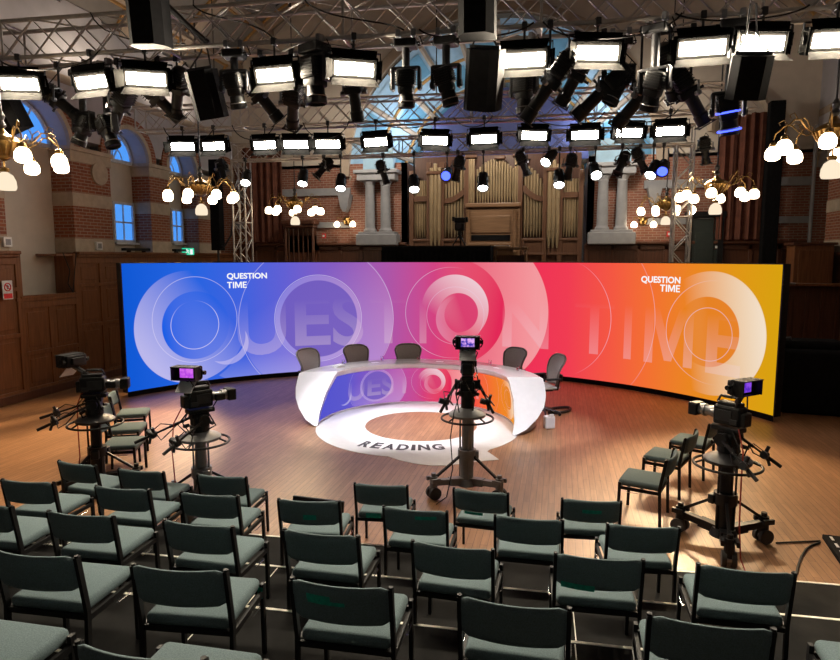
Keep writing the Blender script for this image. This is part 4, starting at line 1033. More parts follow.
pipes(467, 474, 3, oz(206), lambda q: oz(158), .1, .042)
pipes(475, 514, 14, oz(204), lambda q: oz(168 - 10 * math.sin(q * PI)), .2, .038)
pipes(514, 521, 3, oz(206), lambda q: oz(158), .1, .042)
pipes(523, 545, 7, oz(237), lambda q: oz(166 + 16 * q * q + 2 * q), .2, .043)
pipes(547.5, 560, 3, oz(248), lambda q: oz(166 if q != .5 else 162), .0, .068, .45)
pipes(563, 580, 6, oz(237), lambda q: oz(180), .2, .043)
for a, b_ in ((428, 442), (547, 561)):
    panel('pipe_capital', ox(a) - .05, ox(b_) + .05, oz(173), oz(169.5), -.1, .36, 'wood_org_d', .03)
for (a, b_, za, zb) in ((443, 466, 200, 188), (522, 545, 187, 200), (412, 428, 197, 197), (562, 581, 196, 196)):
    b = MB(); n = 10
    pts = []
    for k in range(n + 1):
        q = k / n; c_ = za + (zb - za) * q + (3.2 * math.sin(q * PI) if za != zb else 0); pts.append((ox(a) + (ox(b_) - ox(a)) * q, OY + .13, oz(c_)))
    for p, q in zip(pts, pts[1:]): b.bar(p, q, .1, .16)
    b.build('curved_rail', M['wood_org_d'], og)
panel('console_case', ox(466.5), ox(520.5), 0, oz(209), -.1, .5, 'wood_org')
panel('console_cornice', ox(466), ox(521), oz(207.5), oz(203), -.18, .5, 'wood_org', .03)
panel('music_panel', ox(472), ox(511), oz(233), oz(216), -.13, .04, 'wood_org')
panel('keyboard_recess', ox(472), ox(511), oz(241), oz(235), -.12, .05, 'black_matte')
panel('key_shelf', ox(470), ox(514), oz(248), oz(243), -.4, .5, 'wood_org', .02)
for px in (469, 515.5):
    b = MB(); b.lathe([(.07, oz(252)), (.05, oz(246)), (.06, oz(230)), (.05, oz(214)), (.08, oz(211))], (ox(px), OY - .2, 0), 12); b.build('turned_post', M['wood_org'], og, True)
for a, b_, t_ in ((466, 475, 157), (495, 503, 159), (513, 521, 157)):
    panel('tower_cap', ox(a) - .04, ox(b_) + .04, oz(t_), oz(t_ - 4), .0, .3, 'wood_org_d', .03)
panel('case_top', ox(475), ox(514), oz(170), oz(166), .35, .2, 'wood_org_d', .02)

# carved wooden seat at the left of the back wall
cs = thing('carved_stall', 'tall dark carved wooden stall at the back wall below the left chandelier', 'stall', ((onY(290, 240, YB).x + onY(322, 240, YB).x) / 2, YB - .45, 0))
b = MB(); b.box((0, .1, 1.85), (1.0, .1, 3.7)); 
for k in range(6): b.cyl((-.42 + .168 * k, .02, 2.6), (-.42 + .168 * k, .02, 4.0), .025, n=6)
b.box((0, .1, 3.6), (1.0, .1, .9)); b.build('back_panel', M['wood_d'], cs)
b = MB(); b.box((0, 0, 4.12), (1.16, .5, .14), bev=.03); b.box((0, 0, 4.0), (1.06, .4, .1), bev=.02); b.build('canopy', M['wood_d'], cs)
for s in (-1, 1):
    b = MB(); b.cyl((s * .48, -.1, 0), (s * .48, -.1, 4.0), .05); b.build('post', M['wood_d'], cs)
# wall sconces
def sconce(px, py, label):
    p = onY(px, py, YB - .15); t = thing('wall_sconce', label, 'lamp', p, 0, 'brass wall sconces')
    b = MB(); b.lathe([(.02, -.14), (.1, -.1), (.14, 0), (.1, .1), (.02, .14)], n=16); b.build('brass_boss', M['brass'], t, True)
    for s in (-1, 1):
        b = MB(); b.tube([(s * .05, -.08, .0), (s * .16, -.2, .1), (s * .26, -.22, .1), (s * .27, -.22, -.02)], .014, 6); a = b.build('arm', M['brass'], t)
        b = MB(); b.lathe([(.03, -.04), (.085, -.1), (.095, -.16), (.08, -.21), (.03, -.22)], (s * .27, -.22, .02), 14); b.build('glass_shade', M['globe'], a, True)
    return t
sconce(347, 221, 'brass wall sconce with two lit shades left of the coupled columns'); sconce(643, 221, 'brass wall sconce with two lit shades right of the organ')

# ------------------------------------------------------------------ chandeliers
def chandelier():
    t = thing('chandelier', 'x', 'chandelier')
    b = MB(); b.lathe([(.02, -.1), (.10, -.06), (.19, .04), (.225, .13), (.21, .17), (.16, .2), (.07, .24), (.03, .3)], n=24)
    for k in range(18):
        a = 2 * PI * k / 18; b.tube([(.12 * math.cos(a), .12 * math.sin(a), -.04), (.198 * math.cos(a), .198 * math.sin(a), .04), (.232 * math.cos(a), .232 * math.sin(a), .12)], .012, 5)
    b.build('brass_bowl', M['brass'], t, True)
    b = MB(); b.cyl((0, 0, .28), (0, 0, 6.0), .014, n=6); b.lathe([(.02, .3), (.06, .34), (.03, .4), (.05, .46), (.02, .52)], n=14); b.build('suspension_rod', M['darkgrey'], t)
    for k in range(8):
        a = 2 * PI * k / 8 + .2; c_, s_ = math.cos(a), math.sin(a)
        def P(r, z): return Vector((c_ * r, s_ * r, z))
        b = MB(); b.tube([P(.18, .14), P(.3, .1), P(.4, .16), P(.48, .25), P(.56, .25), P(.62, .19), P(.66, .16), P(.68, .08)], .0095, 6)
        b.tube([P(.34, .14), P(.38, .24), P(.44, .28), P(.47, .24), P(.44, .22)], .007, 5); b.tube([P(.52, .26), P(.57, .33), P(.63, .30), P(.61, .26)], .007, 5)
        b.lathe([(.02, .06), (.045, .04), (.05, .0), (.03, -.01)], P(.68, 0), 10); ar = b.build('arm', M['brass'], t, True)
        b = MB(); b.lathe([(.03, 0), (.066, -.022), (.092, -.065), (.098, -.115), (.09, -.16), (.055, -.185), (.01, -.19)], P(.68, .0), 16); b.build('opal_shade', M['globe'], ar, True)
    b = MB(); b.cyl((0, 0, -.08), (0, 0, -.2), .012, n=6); b.lathe([(.03, -.18), (.06, -.2), (.05, -.24)], n=12); pe = b.build('pendant_stem', M['brass'], t)
    b = MB(); b.lathe([(.035, -.24), (.09, -.28), (.12, -.35), (.125, -.43), (.11, -.465), (.02, -.47)], n=18); b.build('pendant_shade', M['globe_dim'], pe, True)
    return t
chd = chandelier(); ZC = 4.32
for i, (px, py, lb) in enumerate([(4, 161, 'brass chandelier at the left edge, largest and nearest on the left side'), (201, 197, 'brass chandelier with lit globes left of the left lighting tower'), (295, 211, 'smallest brass chandelier on the left, before the carved stall'),
                                   (833, 149, 'brass chandelier at the right edge, nearest on the right side'), (716, 196, 'brass chandelier right of the right lighting tower'), (666, 211, 'smallest brass chandelier on the right, partly behind the lighting tower')]):
    o = chd if i == 0 else copy_tree(chd)
    dz = .15 if i == 3 else 0; p = onz(px, py, 4.22 + dz); o.location = (p.x, p.y, ZC + dz); o['label'] = lb; o['group'] = 'brass chandeliers'; o.rotation_euler.z = [.1, .0, .3, .15, .25, .05][i]
    rod = child(o, 'suspension_rod')[0]
    zt = ZS + AZ * math.sqrt(max(.05, 1 - ((p.x - XC) / AX) ** 2)) - ZC - dz
    if i: rod.scale.z = 1
    rod.scale.z = 1.0; rod.data = rod.data.copy()
    for v in rod.data.vertices:
        if v.co.z > 5: v.co.z = zt - .05
# ------------------------------------------------------------------ lighting rig
def truss(name, label, P0, P1, w, h, cr=.026, lr=.012, pitch=.5, vertical=False):
    P0, P1 = Vector(P0), Vector(P1); L = (P1 - P0).length; d = (P1 - P0).normalized()
    t = thing(name, label, 'truss', P0, 0, 'aluminium lighting trusses' if not vertical else 'lighting towers')
    if vertical: X_, Y_, Z_ = Vector((1, 0, 0)), Vector((0, 0, 1)), Vector((0, 1, 0))
    else: X_, Y_, Z_ = d, Vector((-d.y, d.x, 0)), Vector((0, 0, 1))
    # chord offsets: a across, b up
    A, B = (X_, Z_) if vertical else (Y_, Z_)
    D = Y_ if vertical else X_
    def at(s, a, b): return D * s + A * (a * w) + B * (b * h)
    for a in (0, 1):
        for b in (0, 1):
            m = MB(); m.cyl(at(0, a, b), at(L, a, b), cr, n=8); m.build('chord', M['truss'], t, True)
    m = MB(); n = int(L / pitch)
    for k in range(n):
        s0, s1 = L * k / n, L * (k + 1) / n; f = k % 2
        for q in (0, 1):
            m.cyl(at(s0, q, f), at(s1, q, 1 - f), lr, n=5); m.cyl(at(s0, f, q), at(s1, 1 - f, q), lr, n=5)
            if not vertical: m.cyl(at(s0, q, 1 - f), at(s1, q, f), lr * .8, n=5)
    m.build('lacing', M['truss'], t)
    for k in range(0, n + 1, 5):
        s = L * k / n; m = MB()
        for p, q in (((0, 0), (0, 1)), ((0, 1), (1, 1)), ((1, 1), (1, 0)), ((1, 0), (0, 0))): m.cyl(at(s, *p), at(s, *q), lr * 1.4, n=6)
        m.build('cross_frame', M['truss'], t)
    return t, at, L
A0, A1 = Vector((-10.3, 7.72, 5.8)), Vector((6.2, 8.46, 5.8))
tA, atA, LA = truss('lighting_truss', 'nearest long lighting truss across the top, carrying the large panel lamps', A0, A1, .42, .5, .03, .013)
B0, B1 = Vector((-9.3, 12.72, 5.8)), Vector((3.6, 13.42, 5.8))
tB, atB, LB = truss('lighting_truss', 'middle lighting truss carrying the lower row of panel lamps', B0, B1, .42, .5, .024, .011, .48)
TLx, TRx = onY(242, 200, 15.0).x, onY(682, 200, 15.0).x
C0, C1 = Vector((TLx - .17, 14.83, 5.42)), Vector((TRx + .17, 14.83, 5.42))
tC, atC, LC = truss('lighting_truss', 'farthest lighting truss spanning the two towers behind the video wall', C0, C1, .34, .40, .024, .011, .42)
for x, lb in ((TLx, 'left lighting tower standing behind the blue part of the video wall'), (TRx, 'right lighting tower standing behind the orange part of the video wall')):
    tw, _, _ = truss('lighting_tower', lb, (x - .17, 14.83, .06), (x - .17, 14.83, 5.40), .34, .34, .026, .013, .36, True)
    m = MB(); m.box((.17, .17, -.03), (.8, .8, .06), bev=.01); m.build('base_plate', M['darkgrey'], tw)
def YA(x): return A0.y + (A1.y - A0.y) * (x - A0.x) / (A1.x - A0.x)
def YB_(x): return B0.y + (B1.y - B0.y) * (x - B0.x) / (B1.x - B0.x)
def spot_on(tr, px, py):
    """point under a truss chord that the pixel ray meets"""
    Y = {'A': 8.1, 'D': 8.5, 'B': 13.1, 'C': 14.83}[tr]
    for _ in range(4):
        p = onY(px, py, Y); Y = YA(p.x) if tr == 'A' else YA(p.x) + .42 if tr == 'D' else YB_(p.x) if tr == 'B' else 14.83
    return p
ZTR = {'A': 5.8, 'D': 5.8, 'B': 5.8, 'C': 5.42}
def hanger(t, z0, w=.0):
    """clamp and stem from the truss chord at local z0 down to the yoke at 0"""
    m = MB(); m.box((0, 0, z0), (.07, .10, .10), bev=.012); m.cyl((0, 0, 0), (0, 0, z0), .016, n=8); m.build('clamp', M['darkgrey'], t)
# panel lamps
def panel_lamp(lampmat, yaw=0):
    t = thing('panel_lamp', 'x', 'lamp')
    y = MB(); y.bar((-.37, 0, .22), (.37, 0, .22), .04, .012)
    for s in (-1, 1): y.bar((s * .37, 0, .225), (s * .37, 0, -.03), .012, .04)
    y.build('yoke', M['black'], t)
    h = MB(); h.box((0, .09, 0), (.66, .20, .32), bev=.02)
    for k in range(7): h.box((-.27 + .09 * k, .2, 0), (.03, .05, .26), bev=.005, seg=1)
    h.box((0, .0, .145), (.64, .06, .03)); h.box((0, .0, -.145), (.64, .06, .03))
    for s in (-1, 1): h.box((s * .315, 0, 0), (.03, .06, .3)); h.cyl((s * .33, .04, 0), (s * .385, .04, 0), .035, n=10)
    hs = h.build('housing', M['barn'], t)
    f = MB(); f.box((0, -.018, 0), (.53, .012, .16)); f.build('diffuser', lampmat, hs)
    lit = yaw >= 10
    for nm, P in (('lower', [(-.3, -.03, -.12), (.3, -.03, -.12), (.34, -.17, -.205), (-.34, -.17, -.205)]), ('upper', [(-.3, -.03, .14), (.3, -.03, .14), (.32, .02, .25), (-.32, .02, .25)]),
                  ('left', [(-.30, -.03, -.11), (-.30, -.03, .11), (-.40, -.15, .13), (-.40, -.15, -.13)] if lit else [(-.30, -.03, -.11), (-.30, -.03, .11), (-.40, .03, .13), (-.40, .03, -.13)]), ('right', [(.30, -.03, -.11), (.30, -.03, .11), (.40, .03, .13), (.40, .03, -.13)])):
        b = MB(); v = [b.bm.verts.new(p) for p in P]; fc = b.bm.faces.new(v); g = bmesh.ops.solidify(b.bm, geom=[fc], thickness=.006)
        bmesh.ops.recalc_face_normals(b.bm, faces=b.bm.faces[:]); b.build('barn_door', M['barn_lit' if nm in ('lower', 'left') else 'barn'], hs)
    return t
def put_panel(tr, px, py, tilt, yaw, label, grp):
    o = panel_lamp(M['lamp' if tr == 'A' else 'lampB'], yaw)
    p = spot_on(tr, px, py); K = .93; o.scale = (K, K, K); o.location = p; o.rotation_euler = (0, 0, R(yaw)); o['label'] = label; o['group'] = grp
    child(o, 'housing')[0].rotation_euler = (R(tilt), 0, 0)
    hanger_o = MB(); z = (ZTR[tr] - p.z) / K
    hanger_o.box((0, 0, z), (.07, .10, .10), bev=.012); hanger_o.cyl((0, 0, .22), (0, 0, max(z, .26)), .016, n=8); hanger_o.build('clamp', M['darkgrey'], o)
    return o
G = 'panel lamps on the nearest truss'
for px, py, ti, yw, lb in ((20, 84, 22, 18, 'lit panel lamp at the far left end of the nearest truss'), (92, 82, 20, -5, 'lit panel lamp second from the left on the nearest truss'), (146, 79, 20, 26, 'lit panel lamp third from the left on the nearest truss, turned right'),
                        (275, 75, 20, -3, 'lit panel lamp above the left wall lettering, fourth from the left on the nearest truss'), (354, 69, 20, 26, 'lit panel lamp turned right, fifth from the left on the nearest truss'), (524, 60, 16, 2, 'lit panel lamp above the organ on the nearest truss'),
                        (597, 53, 14, 16, 'lit panel lamp tilted and turned right, fourth from the right on the nearest truss'), (702, 48, 18, -2, 'lit panel lamp third from the right on the nearest truss'), (762, 43, 14, 14, 'lit panel lamp second from the right on the nearest truss'), (836, 40, 18, 4, 'lit panel lamp at the far right end of the nearest truss')):
    put_panel('A', px, py, ti, yw, lb, G)
G = 'panel lamps on the middle truss'
nth = ['first', 'second', 'third', 'fourth', 'fifth', 'sixth', 'seventh', 'eighth', 'ninth', 'tenth', 'eleventh', 'twelfth']
for i, (px, py, yw) in enumerate(((183, 146.5, 10), (214, 146, 0), (265, 145, -3), (296, 144.5, 12), (328, 144, 12), (376, 142, -8), (435, 140.5, 20), (484, 139, -2), (534, 135.5, 20), (585, 135, -2), (629, 132.5, 14), (670, 131, -3))):
    put_panel('B', px, py, 18, yw, 'small lit panel lamp, %s from the left in the lower row' % nth[i], G)
# moving heads, profile spots, small spots, loudspeakers
def drop(t, tr, p): hanger(t, ZTR[tr] - p.z)
def dirmat(d):
    d = Vector(d).normalized(); return Vector((0, 0, -1)).rotation_difference(d).to_matrix().to_4x4()
def moving_head(tr, px, py, d, label, lens='black', scale=1.0, ring=None):
    p = spot_on(tr, px, py); t = thing('moving_head_lamp', label, 'lamp', p, random.uniform(-.5, .5), 'moving head lamps'); s = scale * .84
    z1 = ZTR[tr] - p.z; zb = max(z1 - .13, .34 * s)
    m = MB(); m.box((0, 0, zb), (.34 * s, .26 * s, .12 * s), bev=.02)
    for k in (-1, 1): m.tube([(k * .175 * s, -.07 * s, zb), (k * .215 * s, -.07 * s, zb), (k * .215 * s, .07 * s, zb), (k * .175 * s, .07 * s, zb)], .01, 5)
    m.build('base', M['black'], t)
    m = MB()
    m.box((0, 0, zb + .05), (.26, .05, .02))
    for k in (-1, 1): m.box((k * .1, 0, z1), (.06, .1, .09), bev=.01); m.cyl((k * .1, 0, zb), (k * .1, 0, z1), .014, n=6)
    m.build('clamp', M['grey_metal'], t)
    m = MB(); m.cyl((0, 0, .22 * s), (0, 0, zb), .06 * s, n=14); m.box((0, 0, .25 * s), (.42 * s, .13 * s, .05 * s), bev=.012)
    for k in (-1, 1): m.box((k * .205 * s, 0, .10 * s), (.05 * s, .13 * s, .34 * s), bev=.016); m.cyl((k * .18 * s, 0, 0), (k * .245 * s, 0, 0), .055 * s, n=14)
    m.build('yoke', M['darkgrey'], t)
    Q = dirmat(d)
    m = MB(); q = MB(); q.box((0, 0, .11 * s), (.28 * s, .27 * s, .26 * s), bev=.045, seg=2); q.box((0, 0, -.05 * s), (.23 * s, .22 * s, .14 * s), bev=.03)
    q.lathe([(.11 * s, -.10 * s), (.115 * s, -.2 * s), (.13 * s, -.22 * s), (.13 * s, -.31 * s), (.115 * s, -.32 * s), (.11 * s, -.27 * s)], n=18)
    for k in range(6): q.box((0, 0, (.02 + .035 * k) * s), (.295 * s, .22 * s, .012)); q.box((0, 0, (.02 + .035 * k) * s), (.2 * s, .285 * s, .012))
    m._add(q.bm, Q); h = m.build('head', M['black'], t, True)
    m = MB(); m.lathe([(.0, -.275 * s), (.108 * s, -.275 * s), (.108 * s, -.28 * s)], n=16, M=Q); m.build('lens', M[lens], h)
    m = MB(); m.torus(Q @ Vector((0, 0, -.225 * s)), .131 * s, .006, 24, 5, Q); m.build('bezel', M['grey_metal'], h)
    m = MB(); m.tube([(.1, .05, zb), (.2, .08, zb + .02), (.16, .06, z1)], .008, 5); m.build('power_cable', M['black'], t)
    if ring:
        for zz in (-.25, .0):
            m = MB(); m.tube([Q @ Vector((.15 * s * math.cos(2 * PI * k / 20), .15 * s * math.sin(2 * PI * k / 20), zz * s)) for k in range(20)], .011, 5, True); m.build('light_ring', M[ring], h)
    return t
def profile_spot(tr, px, py, d, label, lens='black', L=1.0):
    L *= .9
    p = spot_on(tr, px, py); t = thing('profile_spotlight', label, 'lamp', p, 0, 'profile spotlights'); d = Vector(d).normalized(); Q = dirmat(d)
    hanger(t, ZTR[tr] - p.z)
    sd = d.cross(Vector((0, 0, 1))).normalized() if abs(d.z) < .98 else Vector((1, 0, 0))
    m = MB(); u = Vector((0, 0, 1)); P_ = [sd * .165 + u * -.03, sd * .165 + u * .15, u * .2, sd * -.165 + u * .15, sd * -.165 + u * -.03]
    for a, b in ((P_[0], P_[1]), (P_[1], P_[2]), (P_[2], P_[3]), (P_[3], P_[4])): m.bar(a, b, .028, .012)
    for k in (-1, 1): m.cyl(sd * (k * .13), sd * (k * .2), .03, n=10)
    m.build('yoke', M['grey_metal'], t)
    m = MB(); q = MB(); q.box((0, 0, .22 * L), (.21, .21, .26 * L), bev=.04); q.lathe([(.05, .40 * L), (.085, .38 * L), (.1, .33 * L)], n=14); q.box((0, 0, .04 * L), (.24, .17, .11 * L), bev=.02)
    for k in range(5): q.box((0, 0, (.14 + .04 * k) * L), (.235, .235, .012), bev=.0)
    q.lathe([(.085, 0), (.078, -.05 * L), (.078, -.26 * L), (.092, -.27 * L), (.092, -.40 * L), (.08, -.40 * L), (.08, -.34 * L)], n=18)
    m._add(q.bm, Q); b = m.build('barrel', M['black'], t, True)
    m = MB(); q = MB(); w_ = .115
    for a in (0, 1, 2, 3):
        c_, s_ = math.cos(a * PI / 2), math.sin(a * PI / 2); q.box((c_ * w_ * .85, s_ * w_ * .85, -.41 * L), (.03 if a % 2 == 0 else .23, .03 if a % 2 else .23, .012))
    m._add(q.bm, Q); m.build('colour_frame', M['darkgrey'], b)
    m = MB(); m.lathe([(0, -.35 * L), (.08, -.35 * L), (.08, -.355 * L)], n=16, M=Q); m.build('lens', M[lens], b)
    for k in (-1, 1):
        m = MB(); q = MB(); q.bar((k * .11, 0, .02 * L), (k * .17, 0, .02 * L), .012, .03); q.cyl((k * .165, 0, .02 * L), (k * .185, 0, .02 * L), .02, n=8); m._add(q.bm, Q); m.build('shutter_handle', M['darkgrey'], b)
    m = MB(); q = Q @ Vector((0, 0, .38 * L)); m.tube([q, q + Vector((.05, .08, .10)), q + Vector((.10, .02, .02)), Vector((.06, .05, ZTR[tr] - p.z))], .008, 5); m.build('power_cable', M['black'], t)
    return t
def small_spot(tr, px, py, d, label, lens='spot_lens'):
    p = spot_on(tr, px, py); t = thing('small_spotlight', label, 'lamp', p, 0, 'small spotlights below the lower lamp row'); Q = dirmat(d)
    hanger(t, ZTR[tr] - p.z)
    m = MB(); m.tube([(-.13, 0, -.02), (-.13, 0, .12), (0, 0, .15), (.13, 0, .12), (.13, 0, -.02)], .012, 6); m.build('yoke', M['black'], t)
    m = MB(); m.lathe([(.05, .26), (.11, .22), (.12, -.1), (.135, -.12), (.135, -.19), (.12, -.19), (.11, -.12)], n=16, M=Q); b = m.build('can', M['black'], t, True)
    m = MB(); m.lathe([(0, -.165), (.108, -.165), (.108, -.17)], n=16, M=Q); m.build('lens', M[lens], b)
    return t
def loudspeaker(px, py, Y, sz, rot, label, ztop):
    p = onY(px, py, Y); t = thing('loudspeaker', label, 'loudspeaker', p, 0, 'black hanging loudspeakers'); Rm = Euler(rot).to_matrix()
    w, d, h = sz
    m = MB(); m.prism([(-w / 2, d / 2), (-w / 2, -d * .2), (-w * .3, -d / 2), (w * .3, -d / 2), (w / 2, -d * .2), (w / 2, d / 2)][::-1], Matrix.Translation((0, 0, -h / 2)), h)
    m.bm.transform(Rm.to_4x4()); c = m.build('cabinet', M['black_matte'], t)
    m = MB(); m.box((0, d * .5 + .006, 0), (w * .9, .012, h * .9), bev=.004)
    m.bm.transform(Rm.to_4x4()); m.build('grille', M['black'], c)
    m = MB(); zt = ztop - p.z
    for s in (-1, 1): m.tube([Rm @ Vector((s * w * .42, 0, h / 2)), Vector((s * .05, 0, min(zt, h / 2 + .25))), Vector((s * .03, 0, zt))], .012, 5)
    m.box(Rm @ Vector((0, 0, h / 2 + .02)), (w * .9, .05, .04), rot); m.build('bracket', M['darkgrey'], t)
def vz(x, y): return ZS + AZ * math.sqrt(max(.05, 1 - ((x - XC) / AX) ** 2)) - .1
moving_head('D', 84, 128, (-.35, -.2, -1), 'moving head tilted left below the second panel lamp')
moving_head('D', 108, 130, (.35, .1, -1), 'moving head tilted right below the second panel lamp')
moving_head('A', 235, 88, (.1, .3, -1), 'moving head between the left loudspeaker and the fourth panel lamp')
moving_head('A', 315, 78, (.02, .05, -1), 'large moving head hanging straight down left of the fifth panel lamp', scale=1.25)
moving_head('A', 406, 86, (.0, .15, -1), 'moving head hanging straight down, first of the pair over the desk')
moving_head('A', 446, 84, (.22, .15, -1), 'slightly tilted moving head, second of the pair over the desk')
moving_head('D', 524, 92, (0, .1, -1), 'moving head directly below the panel lamp above the organ')
moving_head('D', 619, 84, (-.5, .0, -1), 'moving head below the tilted panel lamp, pointing left')
moving_head('A', 654, 88, (-.35, .3, -1), 'moving head in the dark cluster right of the tilted panel lamp')
moving_head('A', 728, 112, (.15, .2, -1), 'moving head with blue light rings at the right', 'black', 1.0, 'blue_led')
profile_spot('D', 262, 98, (.65, .6, -1), 'profile spotlight slanting below the fourth panel lamp')
profile_spot('D', 293, 104, (-.4, .8, -.9), 'profile spotlight behind the fourth panel lamp, aimed at the desk')
profile_spot('D', 354, 93, (.05, .3, -1), 'profile spotlight hanging straight below the fifth panel lamp')
profile_spot('A', 549, 86, (-.75, .2, -1), 'long profile spotlight slanting down left beside the panel lamp above the organ', L=1.35)
profile_spot('D', 602, 92, (-.9, .3, -.8), 'profile spotlight in the cluster under the tilted panel lamp', L=1.2)
profile_spot('D', 640, 98, (-.8, .5, -.9), 'profile spotlight slanting left in the dark cluster at right', L=1.2)
profile_spot('D', 690, 96, (.7, .3, -1.1), 'profile spotlight below the third panel lamp from the right', L=1.1)
profile_spot('D', 160, 100, (.6, .6, -.8), 'profile spotlight behind the third panel lamp, aimed down right')
profile_spot('D', 178, 92, (-.5, .5, -1), 'profile spotlight right of the third panel lamp, aimed down left')
profile_spot('D', 60, 102, (.8, .2, -.7), 'profile spotlight between the first and second panel lamps')
profile_spot('D', 120, 108, (-.7, .3, -.8), 'profile spotlight under the third panel lamp, aimed down left')
profile_spot('D', 575, 78, (-.6, .5, -1), 'profile spotlight left of the tilted panel lamp')
profile_spot('D', 668, 72, (.4, .6, -1), 'profile spotlight left of the third panel lamp from the right')
for px, py, d, lb in ((246, 178, (.25, -.8, -1), 'small lit spotlight beside the left lighting tower'), (303, 178, (.1, -.6, -1), 'small lit spotlight right of the left lighting tower'), (341, 183, (.15, -.7, -1), 'small lit spotlight left of the coupled columns'), (414, 184, (.2, -.7, -1), 'small lit spotlight at the left end of the organ'),
                      (483, 182, (.05, -.6, -1), 'small lit spotlight before the middle of the organ'), (549, 158, (-.5, -.8, -.8), 'small lit spotlight high over the organ right'), (559, 179, (.05, -.7, -1), 'small lit spotlight before the right organ pipes'), (595, 171, (.2, -.9, -.8), 'small lit spotlight beside the right coupled columns'), (653, 170, (-.5, -.8, -1), 'small lit spotlight left of the right lighting tower')):
    small_spot('C', px, py, d, lb)
small_spot('C', 447, 174, (0, -1, -.4), 'small spotlight glowing blue before the organ', 'blue_led')
small_spot('C', 663, 168, (-.2, -.9, -.6), 'small spotlight glowing blue left of the right tower', 'blue_led')
for px, py, d, lb in ((222, 170, (.3, -.2, -1), 'dark profile spotlight hanging left of the left tower'), (324, 168, (-.6, -.4, -.8), 'dark profile spotlight over the left carved stall'), (383, 172, (.3, .2, -1), 'dark profile spotlight before the left coupled columns'), (458, 168, (-.3, .3, -1), 'dark profile spotlight before the left organ pipes'),
                      (523, 163, (.4, .3, -1), 'dark profile spotlight before the organ tower'), (570, 166, (-.2, .4, -1), 'dark profile spotlight before the right organ pipes'), (622, 163, (-.4, -.5, -1), 'dark profile spotlight by the right coupled columns'), (640, 160, (.5, .2, -1), 'dark profile spotlight left of the right tower'), (705, 150, (.2, .3, -1), 'dark profile spotlight right of the right tower')):
    profile_spot('C', px, py, d, lb, L=.8)
loudspeaker(146, 4, 7.3, (.44, .40, .98), (R(8), 0, R(12)), 'large black loudspeaker hanging at the top left', vz(-5.4, 7))
loudspeaker(477, 2, 7.3, (.40, .38, .72), (R(4), 0, 0), 'black loudspeaker hanging at the top centre', vz(-1, 7))
loudspeaker(206, 95, 8.0, (.38, .34, .62), (R(16), R(-8), R(10)), 'black loudspeaker under the nearest truss at the left', 5.8)
loudspeaker(483, 80, 8.0, (.42, .34, .70), (R(18), R(10), R(-12)), 'black tilted loudspeaker under the nearest truss over the organ', 5.8)
loudspeaker(749, 77, 8.0, (.42, .3, .46), (R(22), R(6), R(-8)), 'black loudspeaker below the second panel lamp from the right', 5.8)
loudspeaker(4, 112, 8.0, (.42, .36, .6), (R(14), R(-18), 0), 'black loudspeaker at the left edge below the first panel lamp', 5.8)
# chain hoists and cable swags
for i, (x, lb) in enumerate(((-8.8, 'chain hoist at the left end of the nearest truss'), (-3.6, 'chain hoist left of the middle of the nearest truss'), (.2, 'chain hoist right of the middle of the nearest truss'), (4.6, 'chain hoist at the right end of the nearest truss'))):
    y = YA(x) + .21; t = thing('chain_hoist', lb, 'hoist', (x, y, 6.3), 0, 'chain hoists')
    m = MB(); m.cyl((0, 0, .35), (0, 0, vz(x, y) - 6.25), .01, n=5); m.build('chain', M['darkgrey'], t)
    m = MB(); m.box((0, 0, .25), (.2, .2, .28), bev=.03); m.cyl((0, 0, 0), (0, 0, .15), .02, n=6); m.tube([(-.2, 0, .03), (0, 0, .14), (.2, 0, .03)], .012, 5); m.build('motor', M['black'], t)
for i, (x, lb) in enumerate(((-7.5, 'hoist wire at the left of the middle truss'), (-2.6, 'hoist wire at the centre of the middle truss'), (2.2, 'hoist wire at the right of the middle truss'))):
    y = YB_(x) + .21; m = MB(); m.cyl((0, 0, 0), (0, 0, vz(x, y) - 6.25), .012, n=5); m.tube([(-.21, -.2, 0), (0, 0, .25), (.21, .2, 0)], .012, 5); o = m.build('hoist_wire', M['darkgrey'], None, False, (x, y, 6.3)); tag(o, lb, 'wire', 'hoist wires')
rnd = random.Random(3)
cl = ['left end', 'left lamp group', 'left loudspeaker', 'fourth panel lamp', 'fifth panel lamp', 'centre', 'organ panel lamp', 'tilted panel lamp', 'right cluster', 'right end']
for i in range(10):
    xa = -9.4 + i * 1.52; xb = xa + rnd.uniform(.9, 1.7); dz = rnd.uniform(.15, .5); z0 = rnd.choice((5.83, 6.32)); ya = YA(xa) - .03; yb = YA(xb) - .03
    m = MB(); m.tube(bez((xa, ya, z0), (xa + .2, ya - .04, z0 - dz), (xb - .2, yb - .04, z0 - dz), (xb, yb, 5.83), 14), .011, 5)
    tag(m.build('truss_cable', M['black']), 'black cable slung along the nearest truss by the %s' % cl[i], 'cable', 'cables slung on the trusses')
cl = ['left end', 'second lamp', 'fourth lamp', 'sixth lamp', 'eighth lamp', 'tenth lamp', 'right end']
for i in range(7):
    xa = -8.6 + i * 1.6; xb = xa + rnd.uniform(.7, 1.4); dz = rnd.uniform(.2, .45)
    m = MB(); m.tube(bez((xa, YB_(xa) - .03, 5.83), (xa + .15, YB_(xa) - .06, 5.8 - dz), (xb - .15, YB_(xb) - .06, 5.8 - dz), (xb, YB_(xb) - .03, 5.83), 12), .011, 5)
    tag(m.build('truss_cable', M['black']), 'black cable slung along the middle truss by the %s' % cl[i], 'cable', 'cables slung on the trusses')
m = MB(); x0 = onY(172, 40, 8).x; m.tube(bez((x0 - .25, 7.45, 6.6), (x0 + .1, 7.5, 6.4), (x0 + .1, 7.9, 6.2), (x0 + .55, 8.0, 5.84), 14), .04, 7); tag(m.build('cable_loom', M['darkgrey']), 'thick grey cable loom beside the large top left loudspeaker', 'cable')

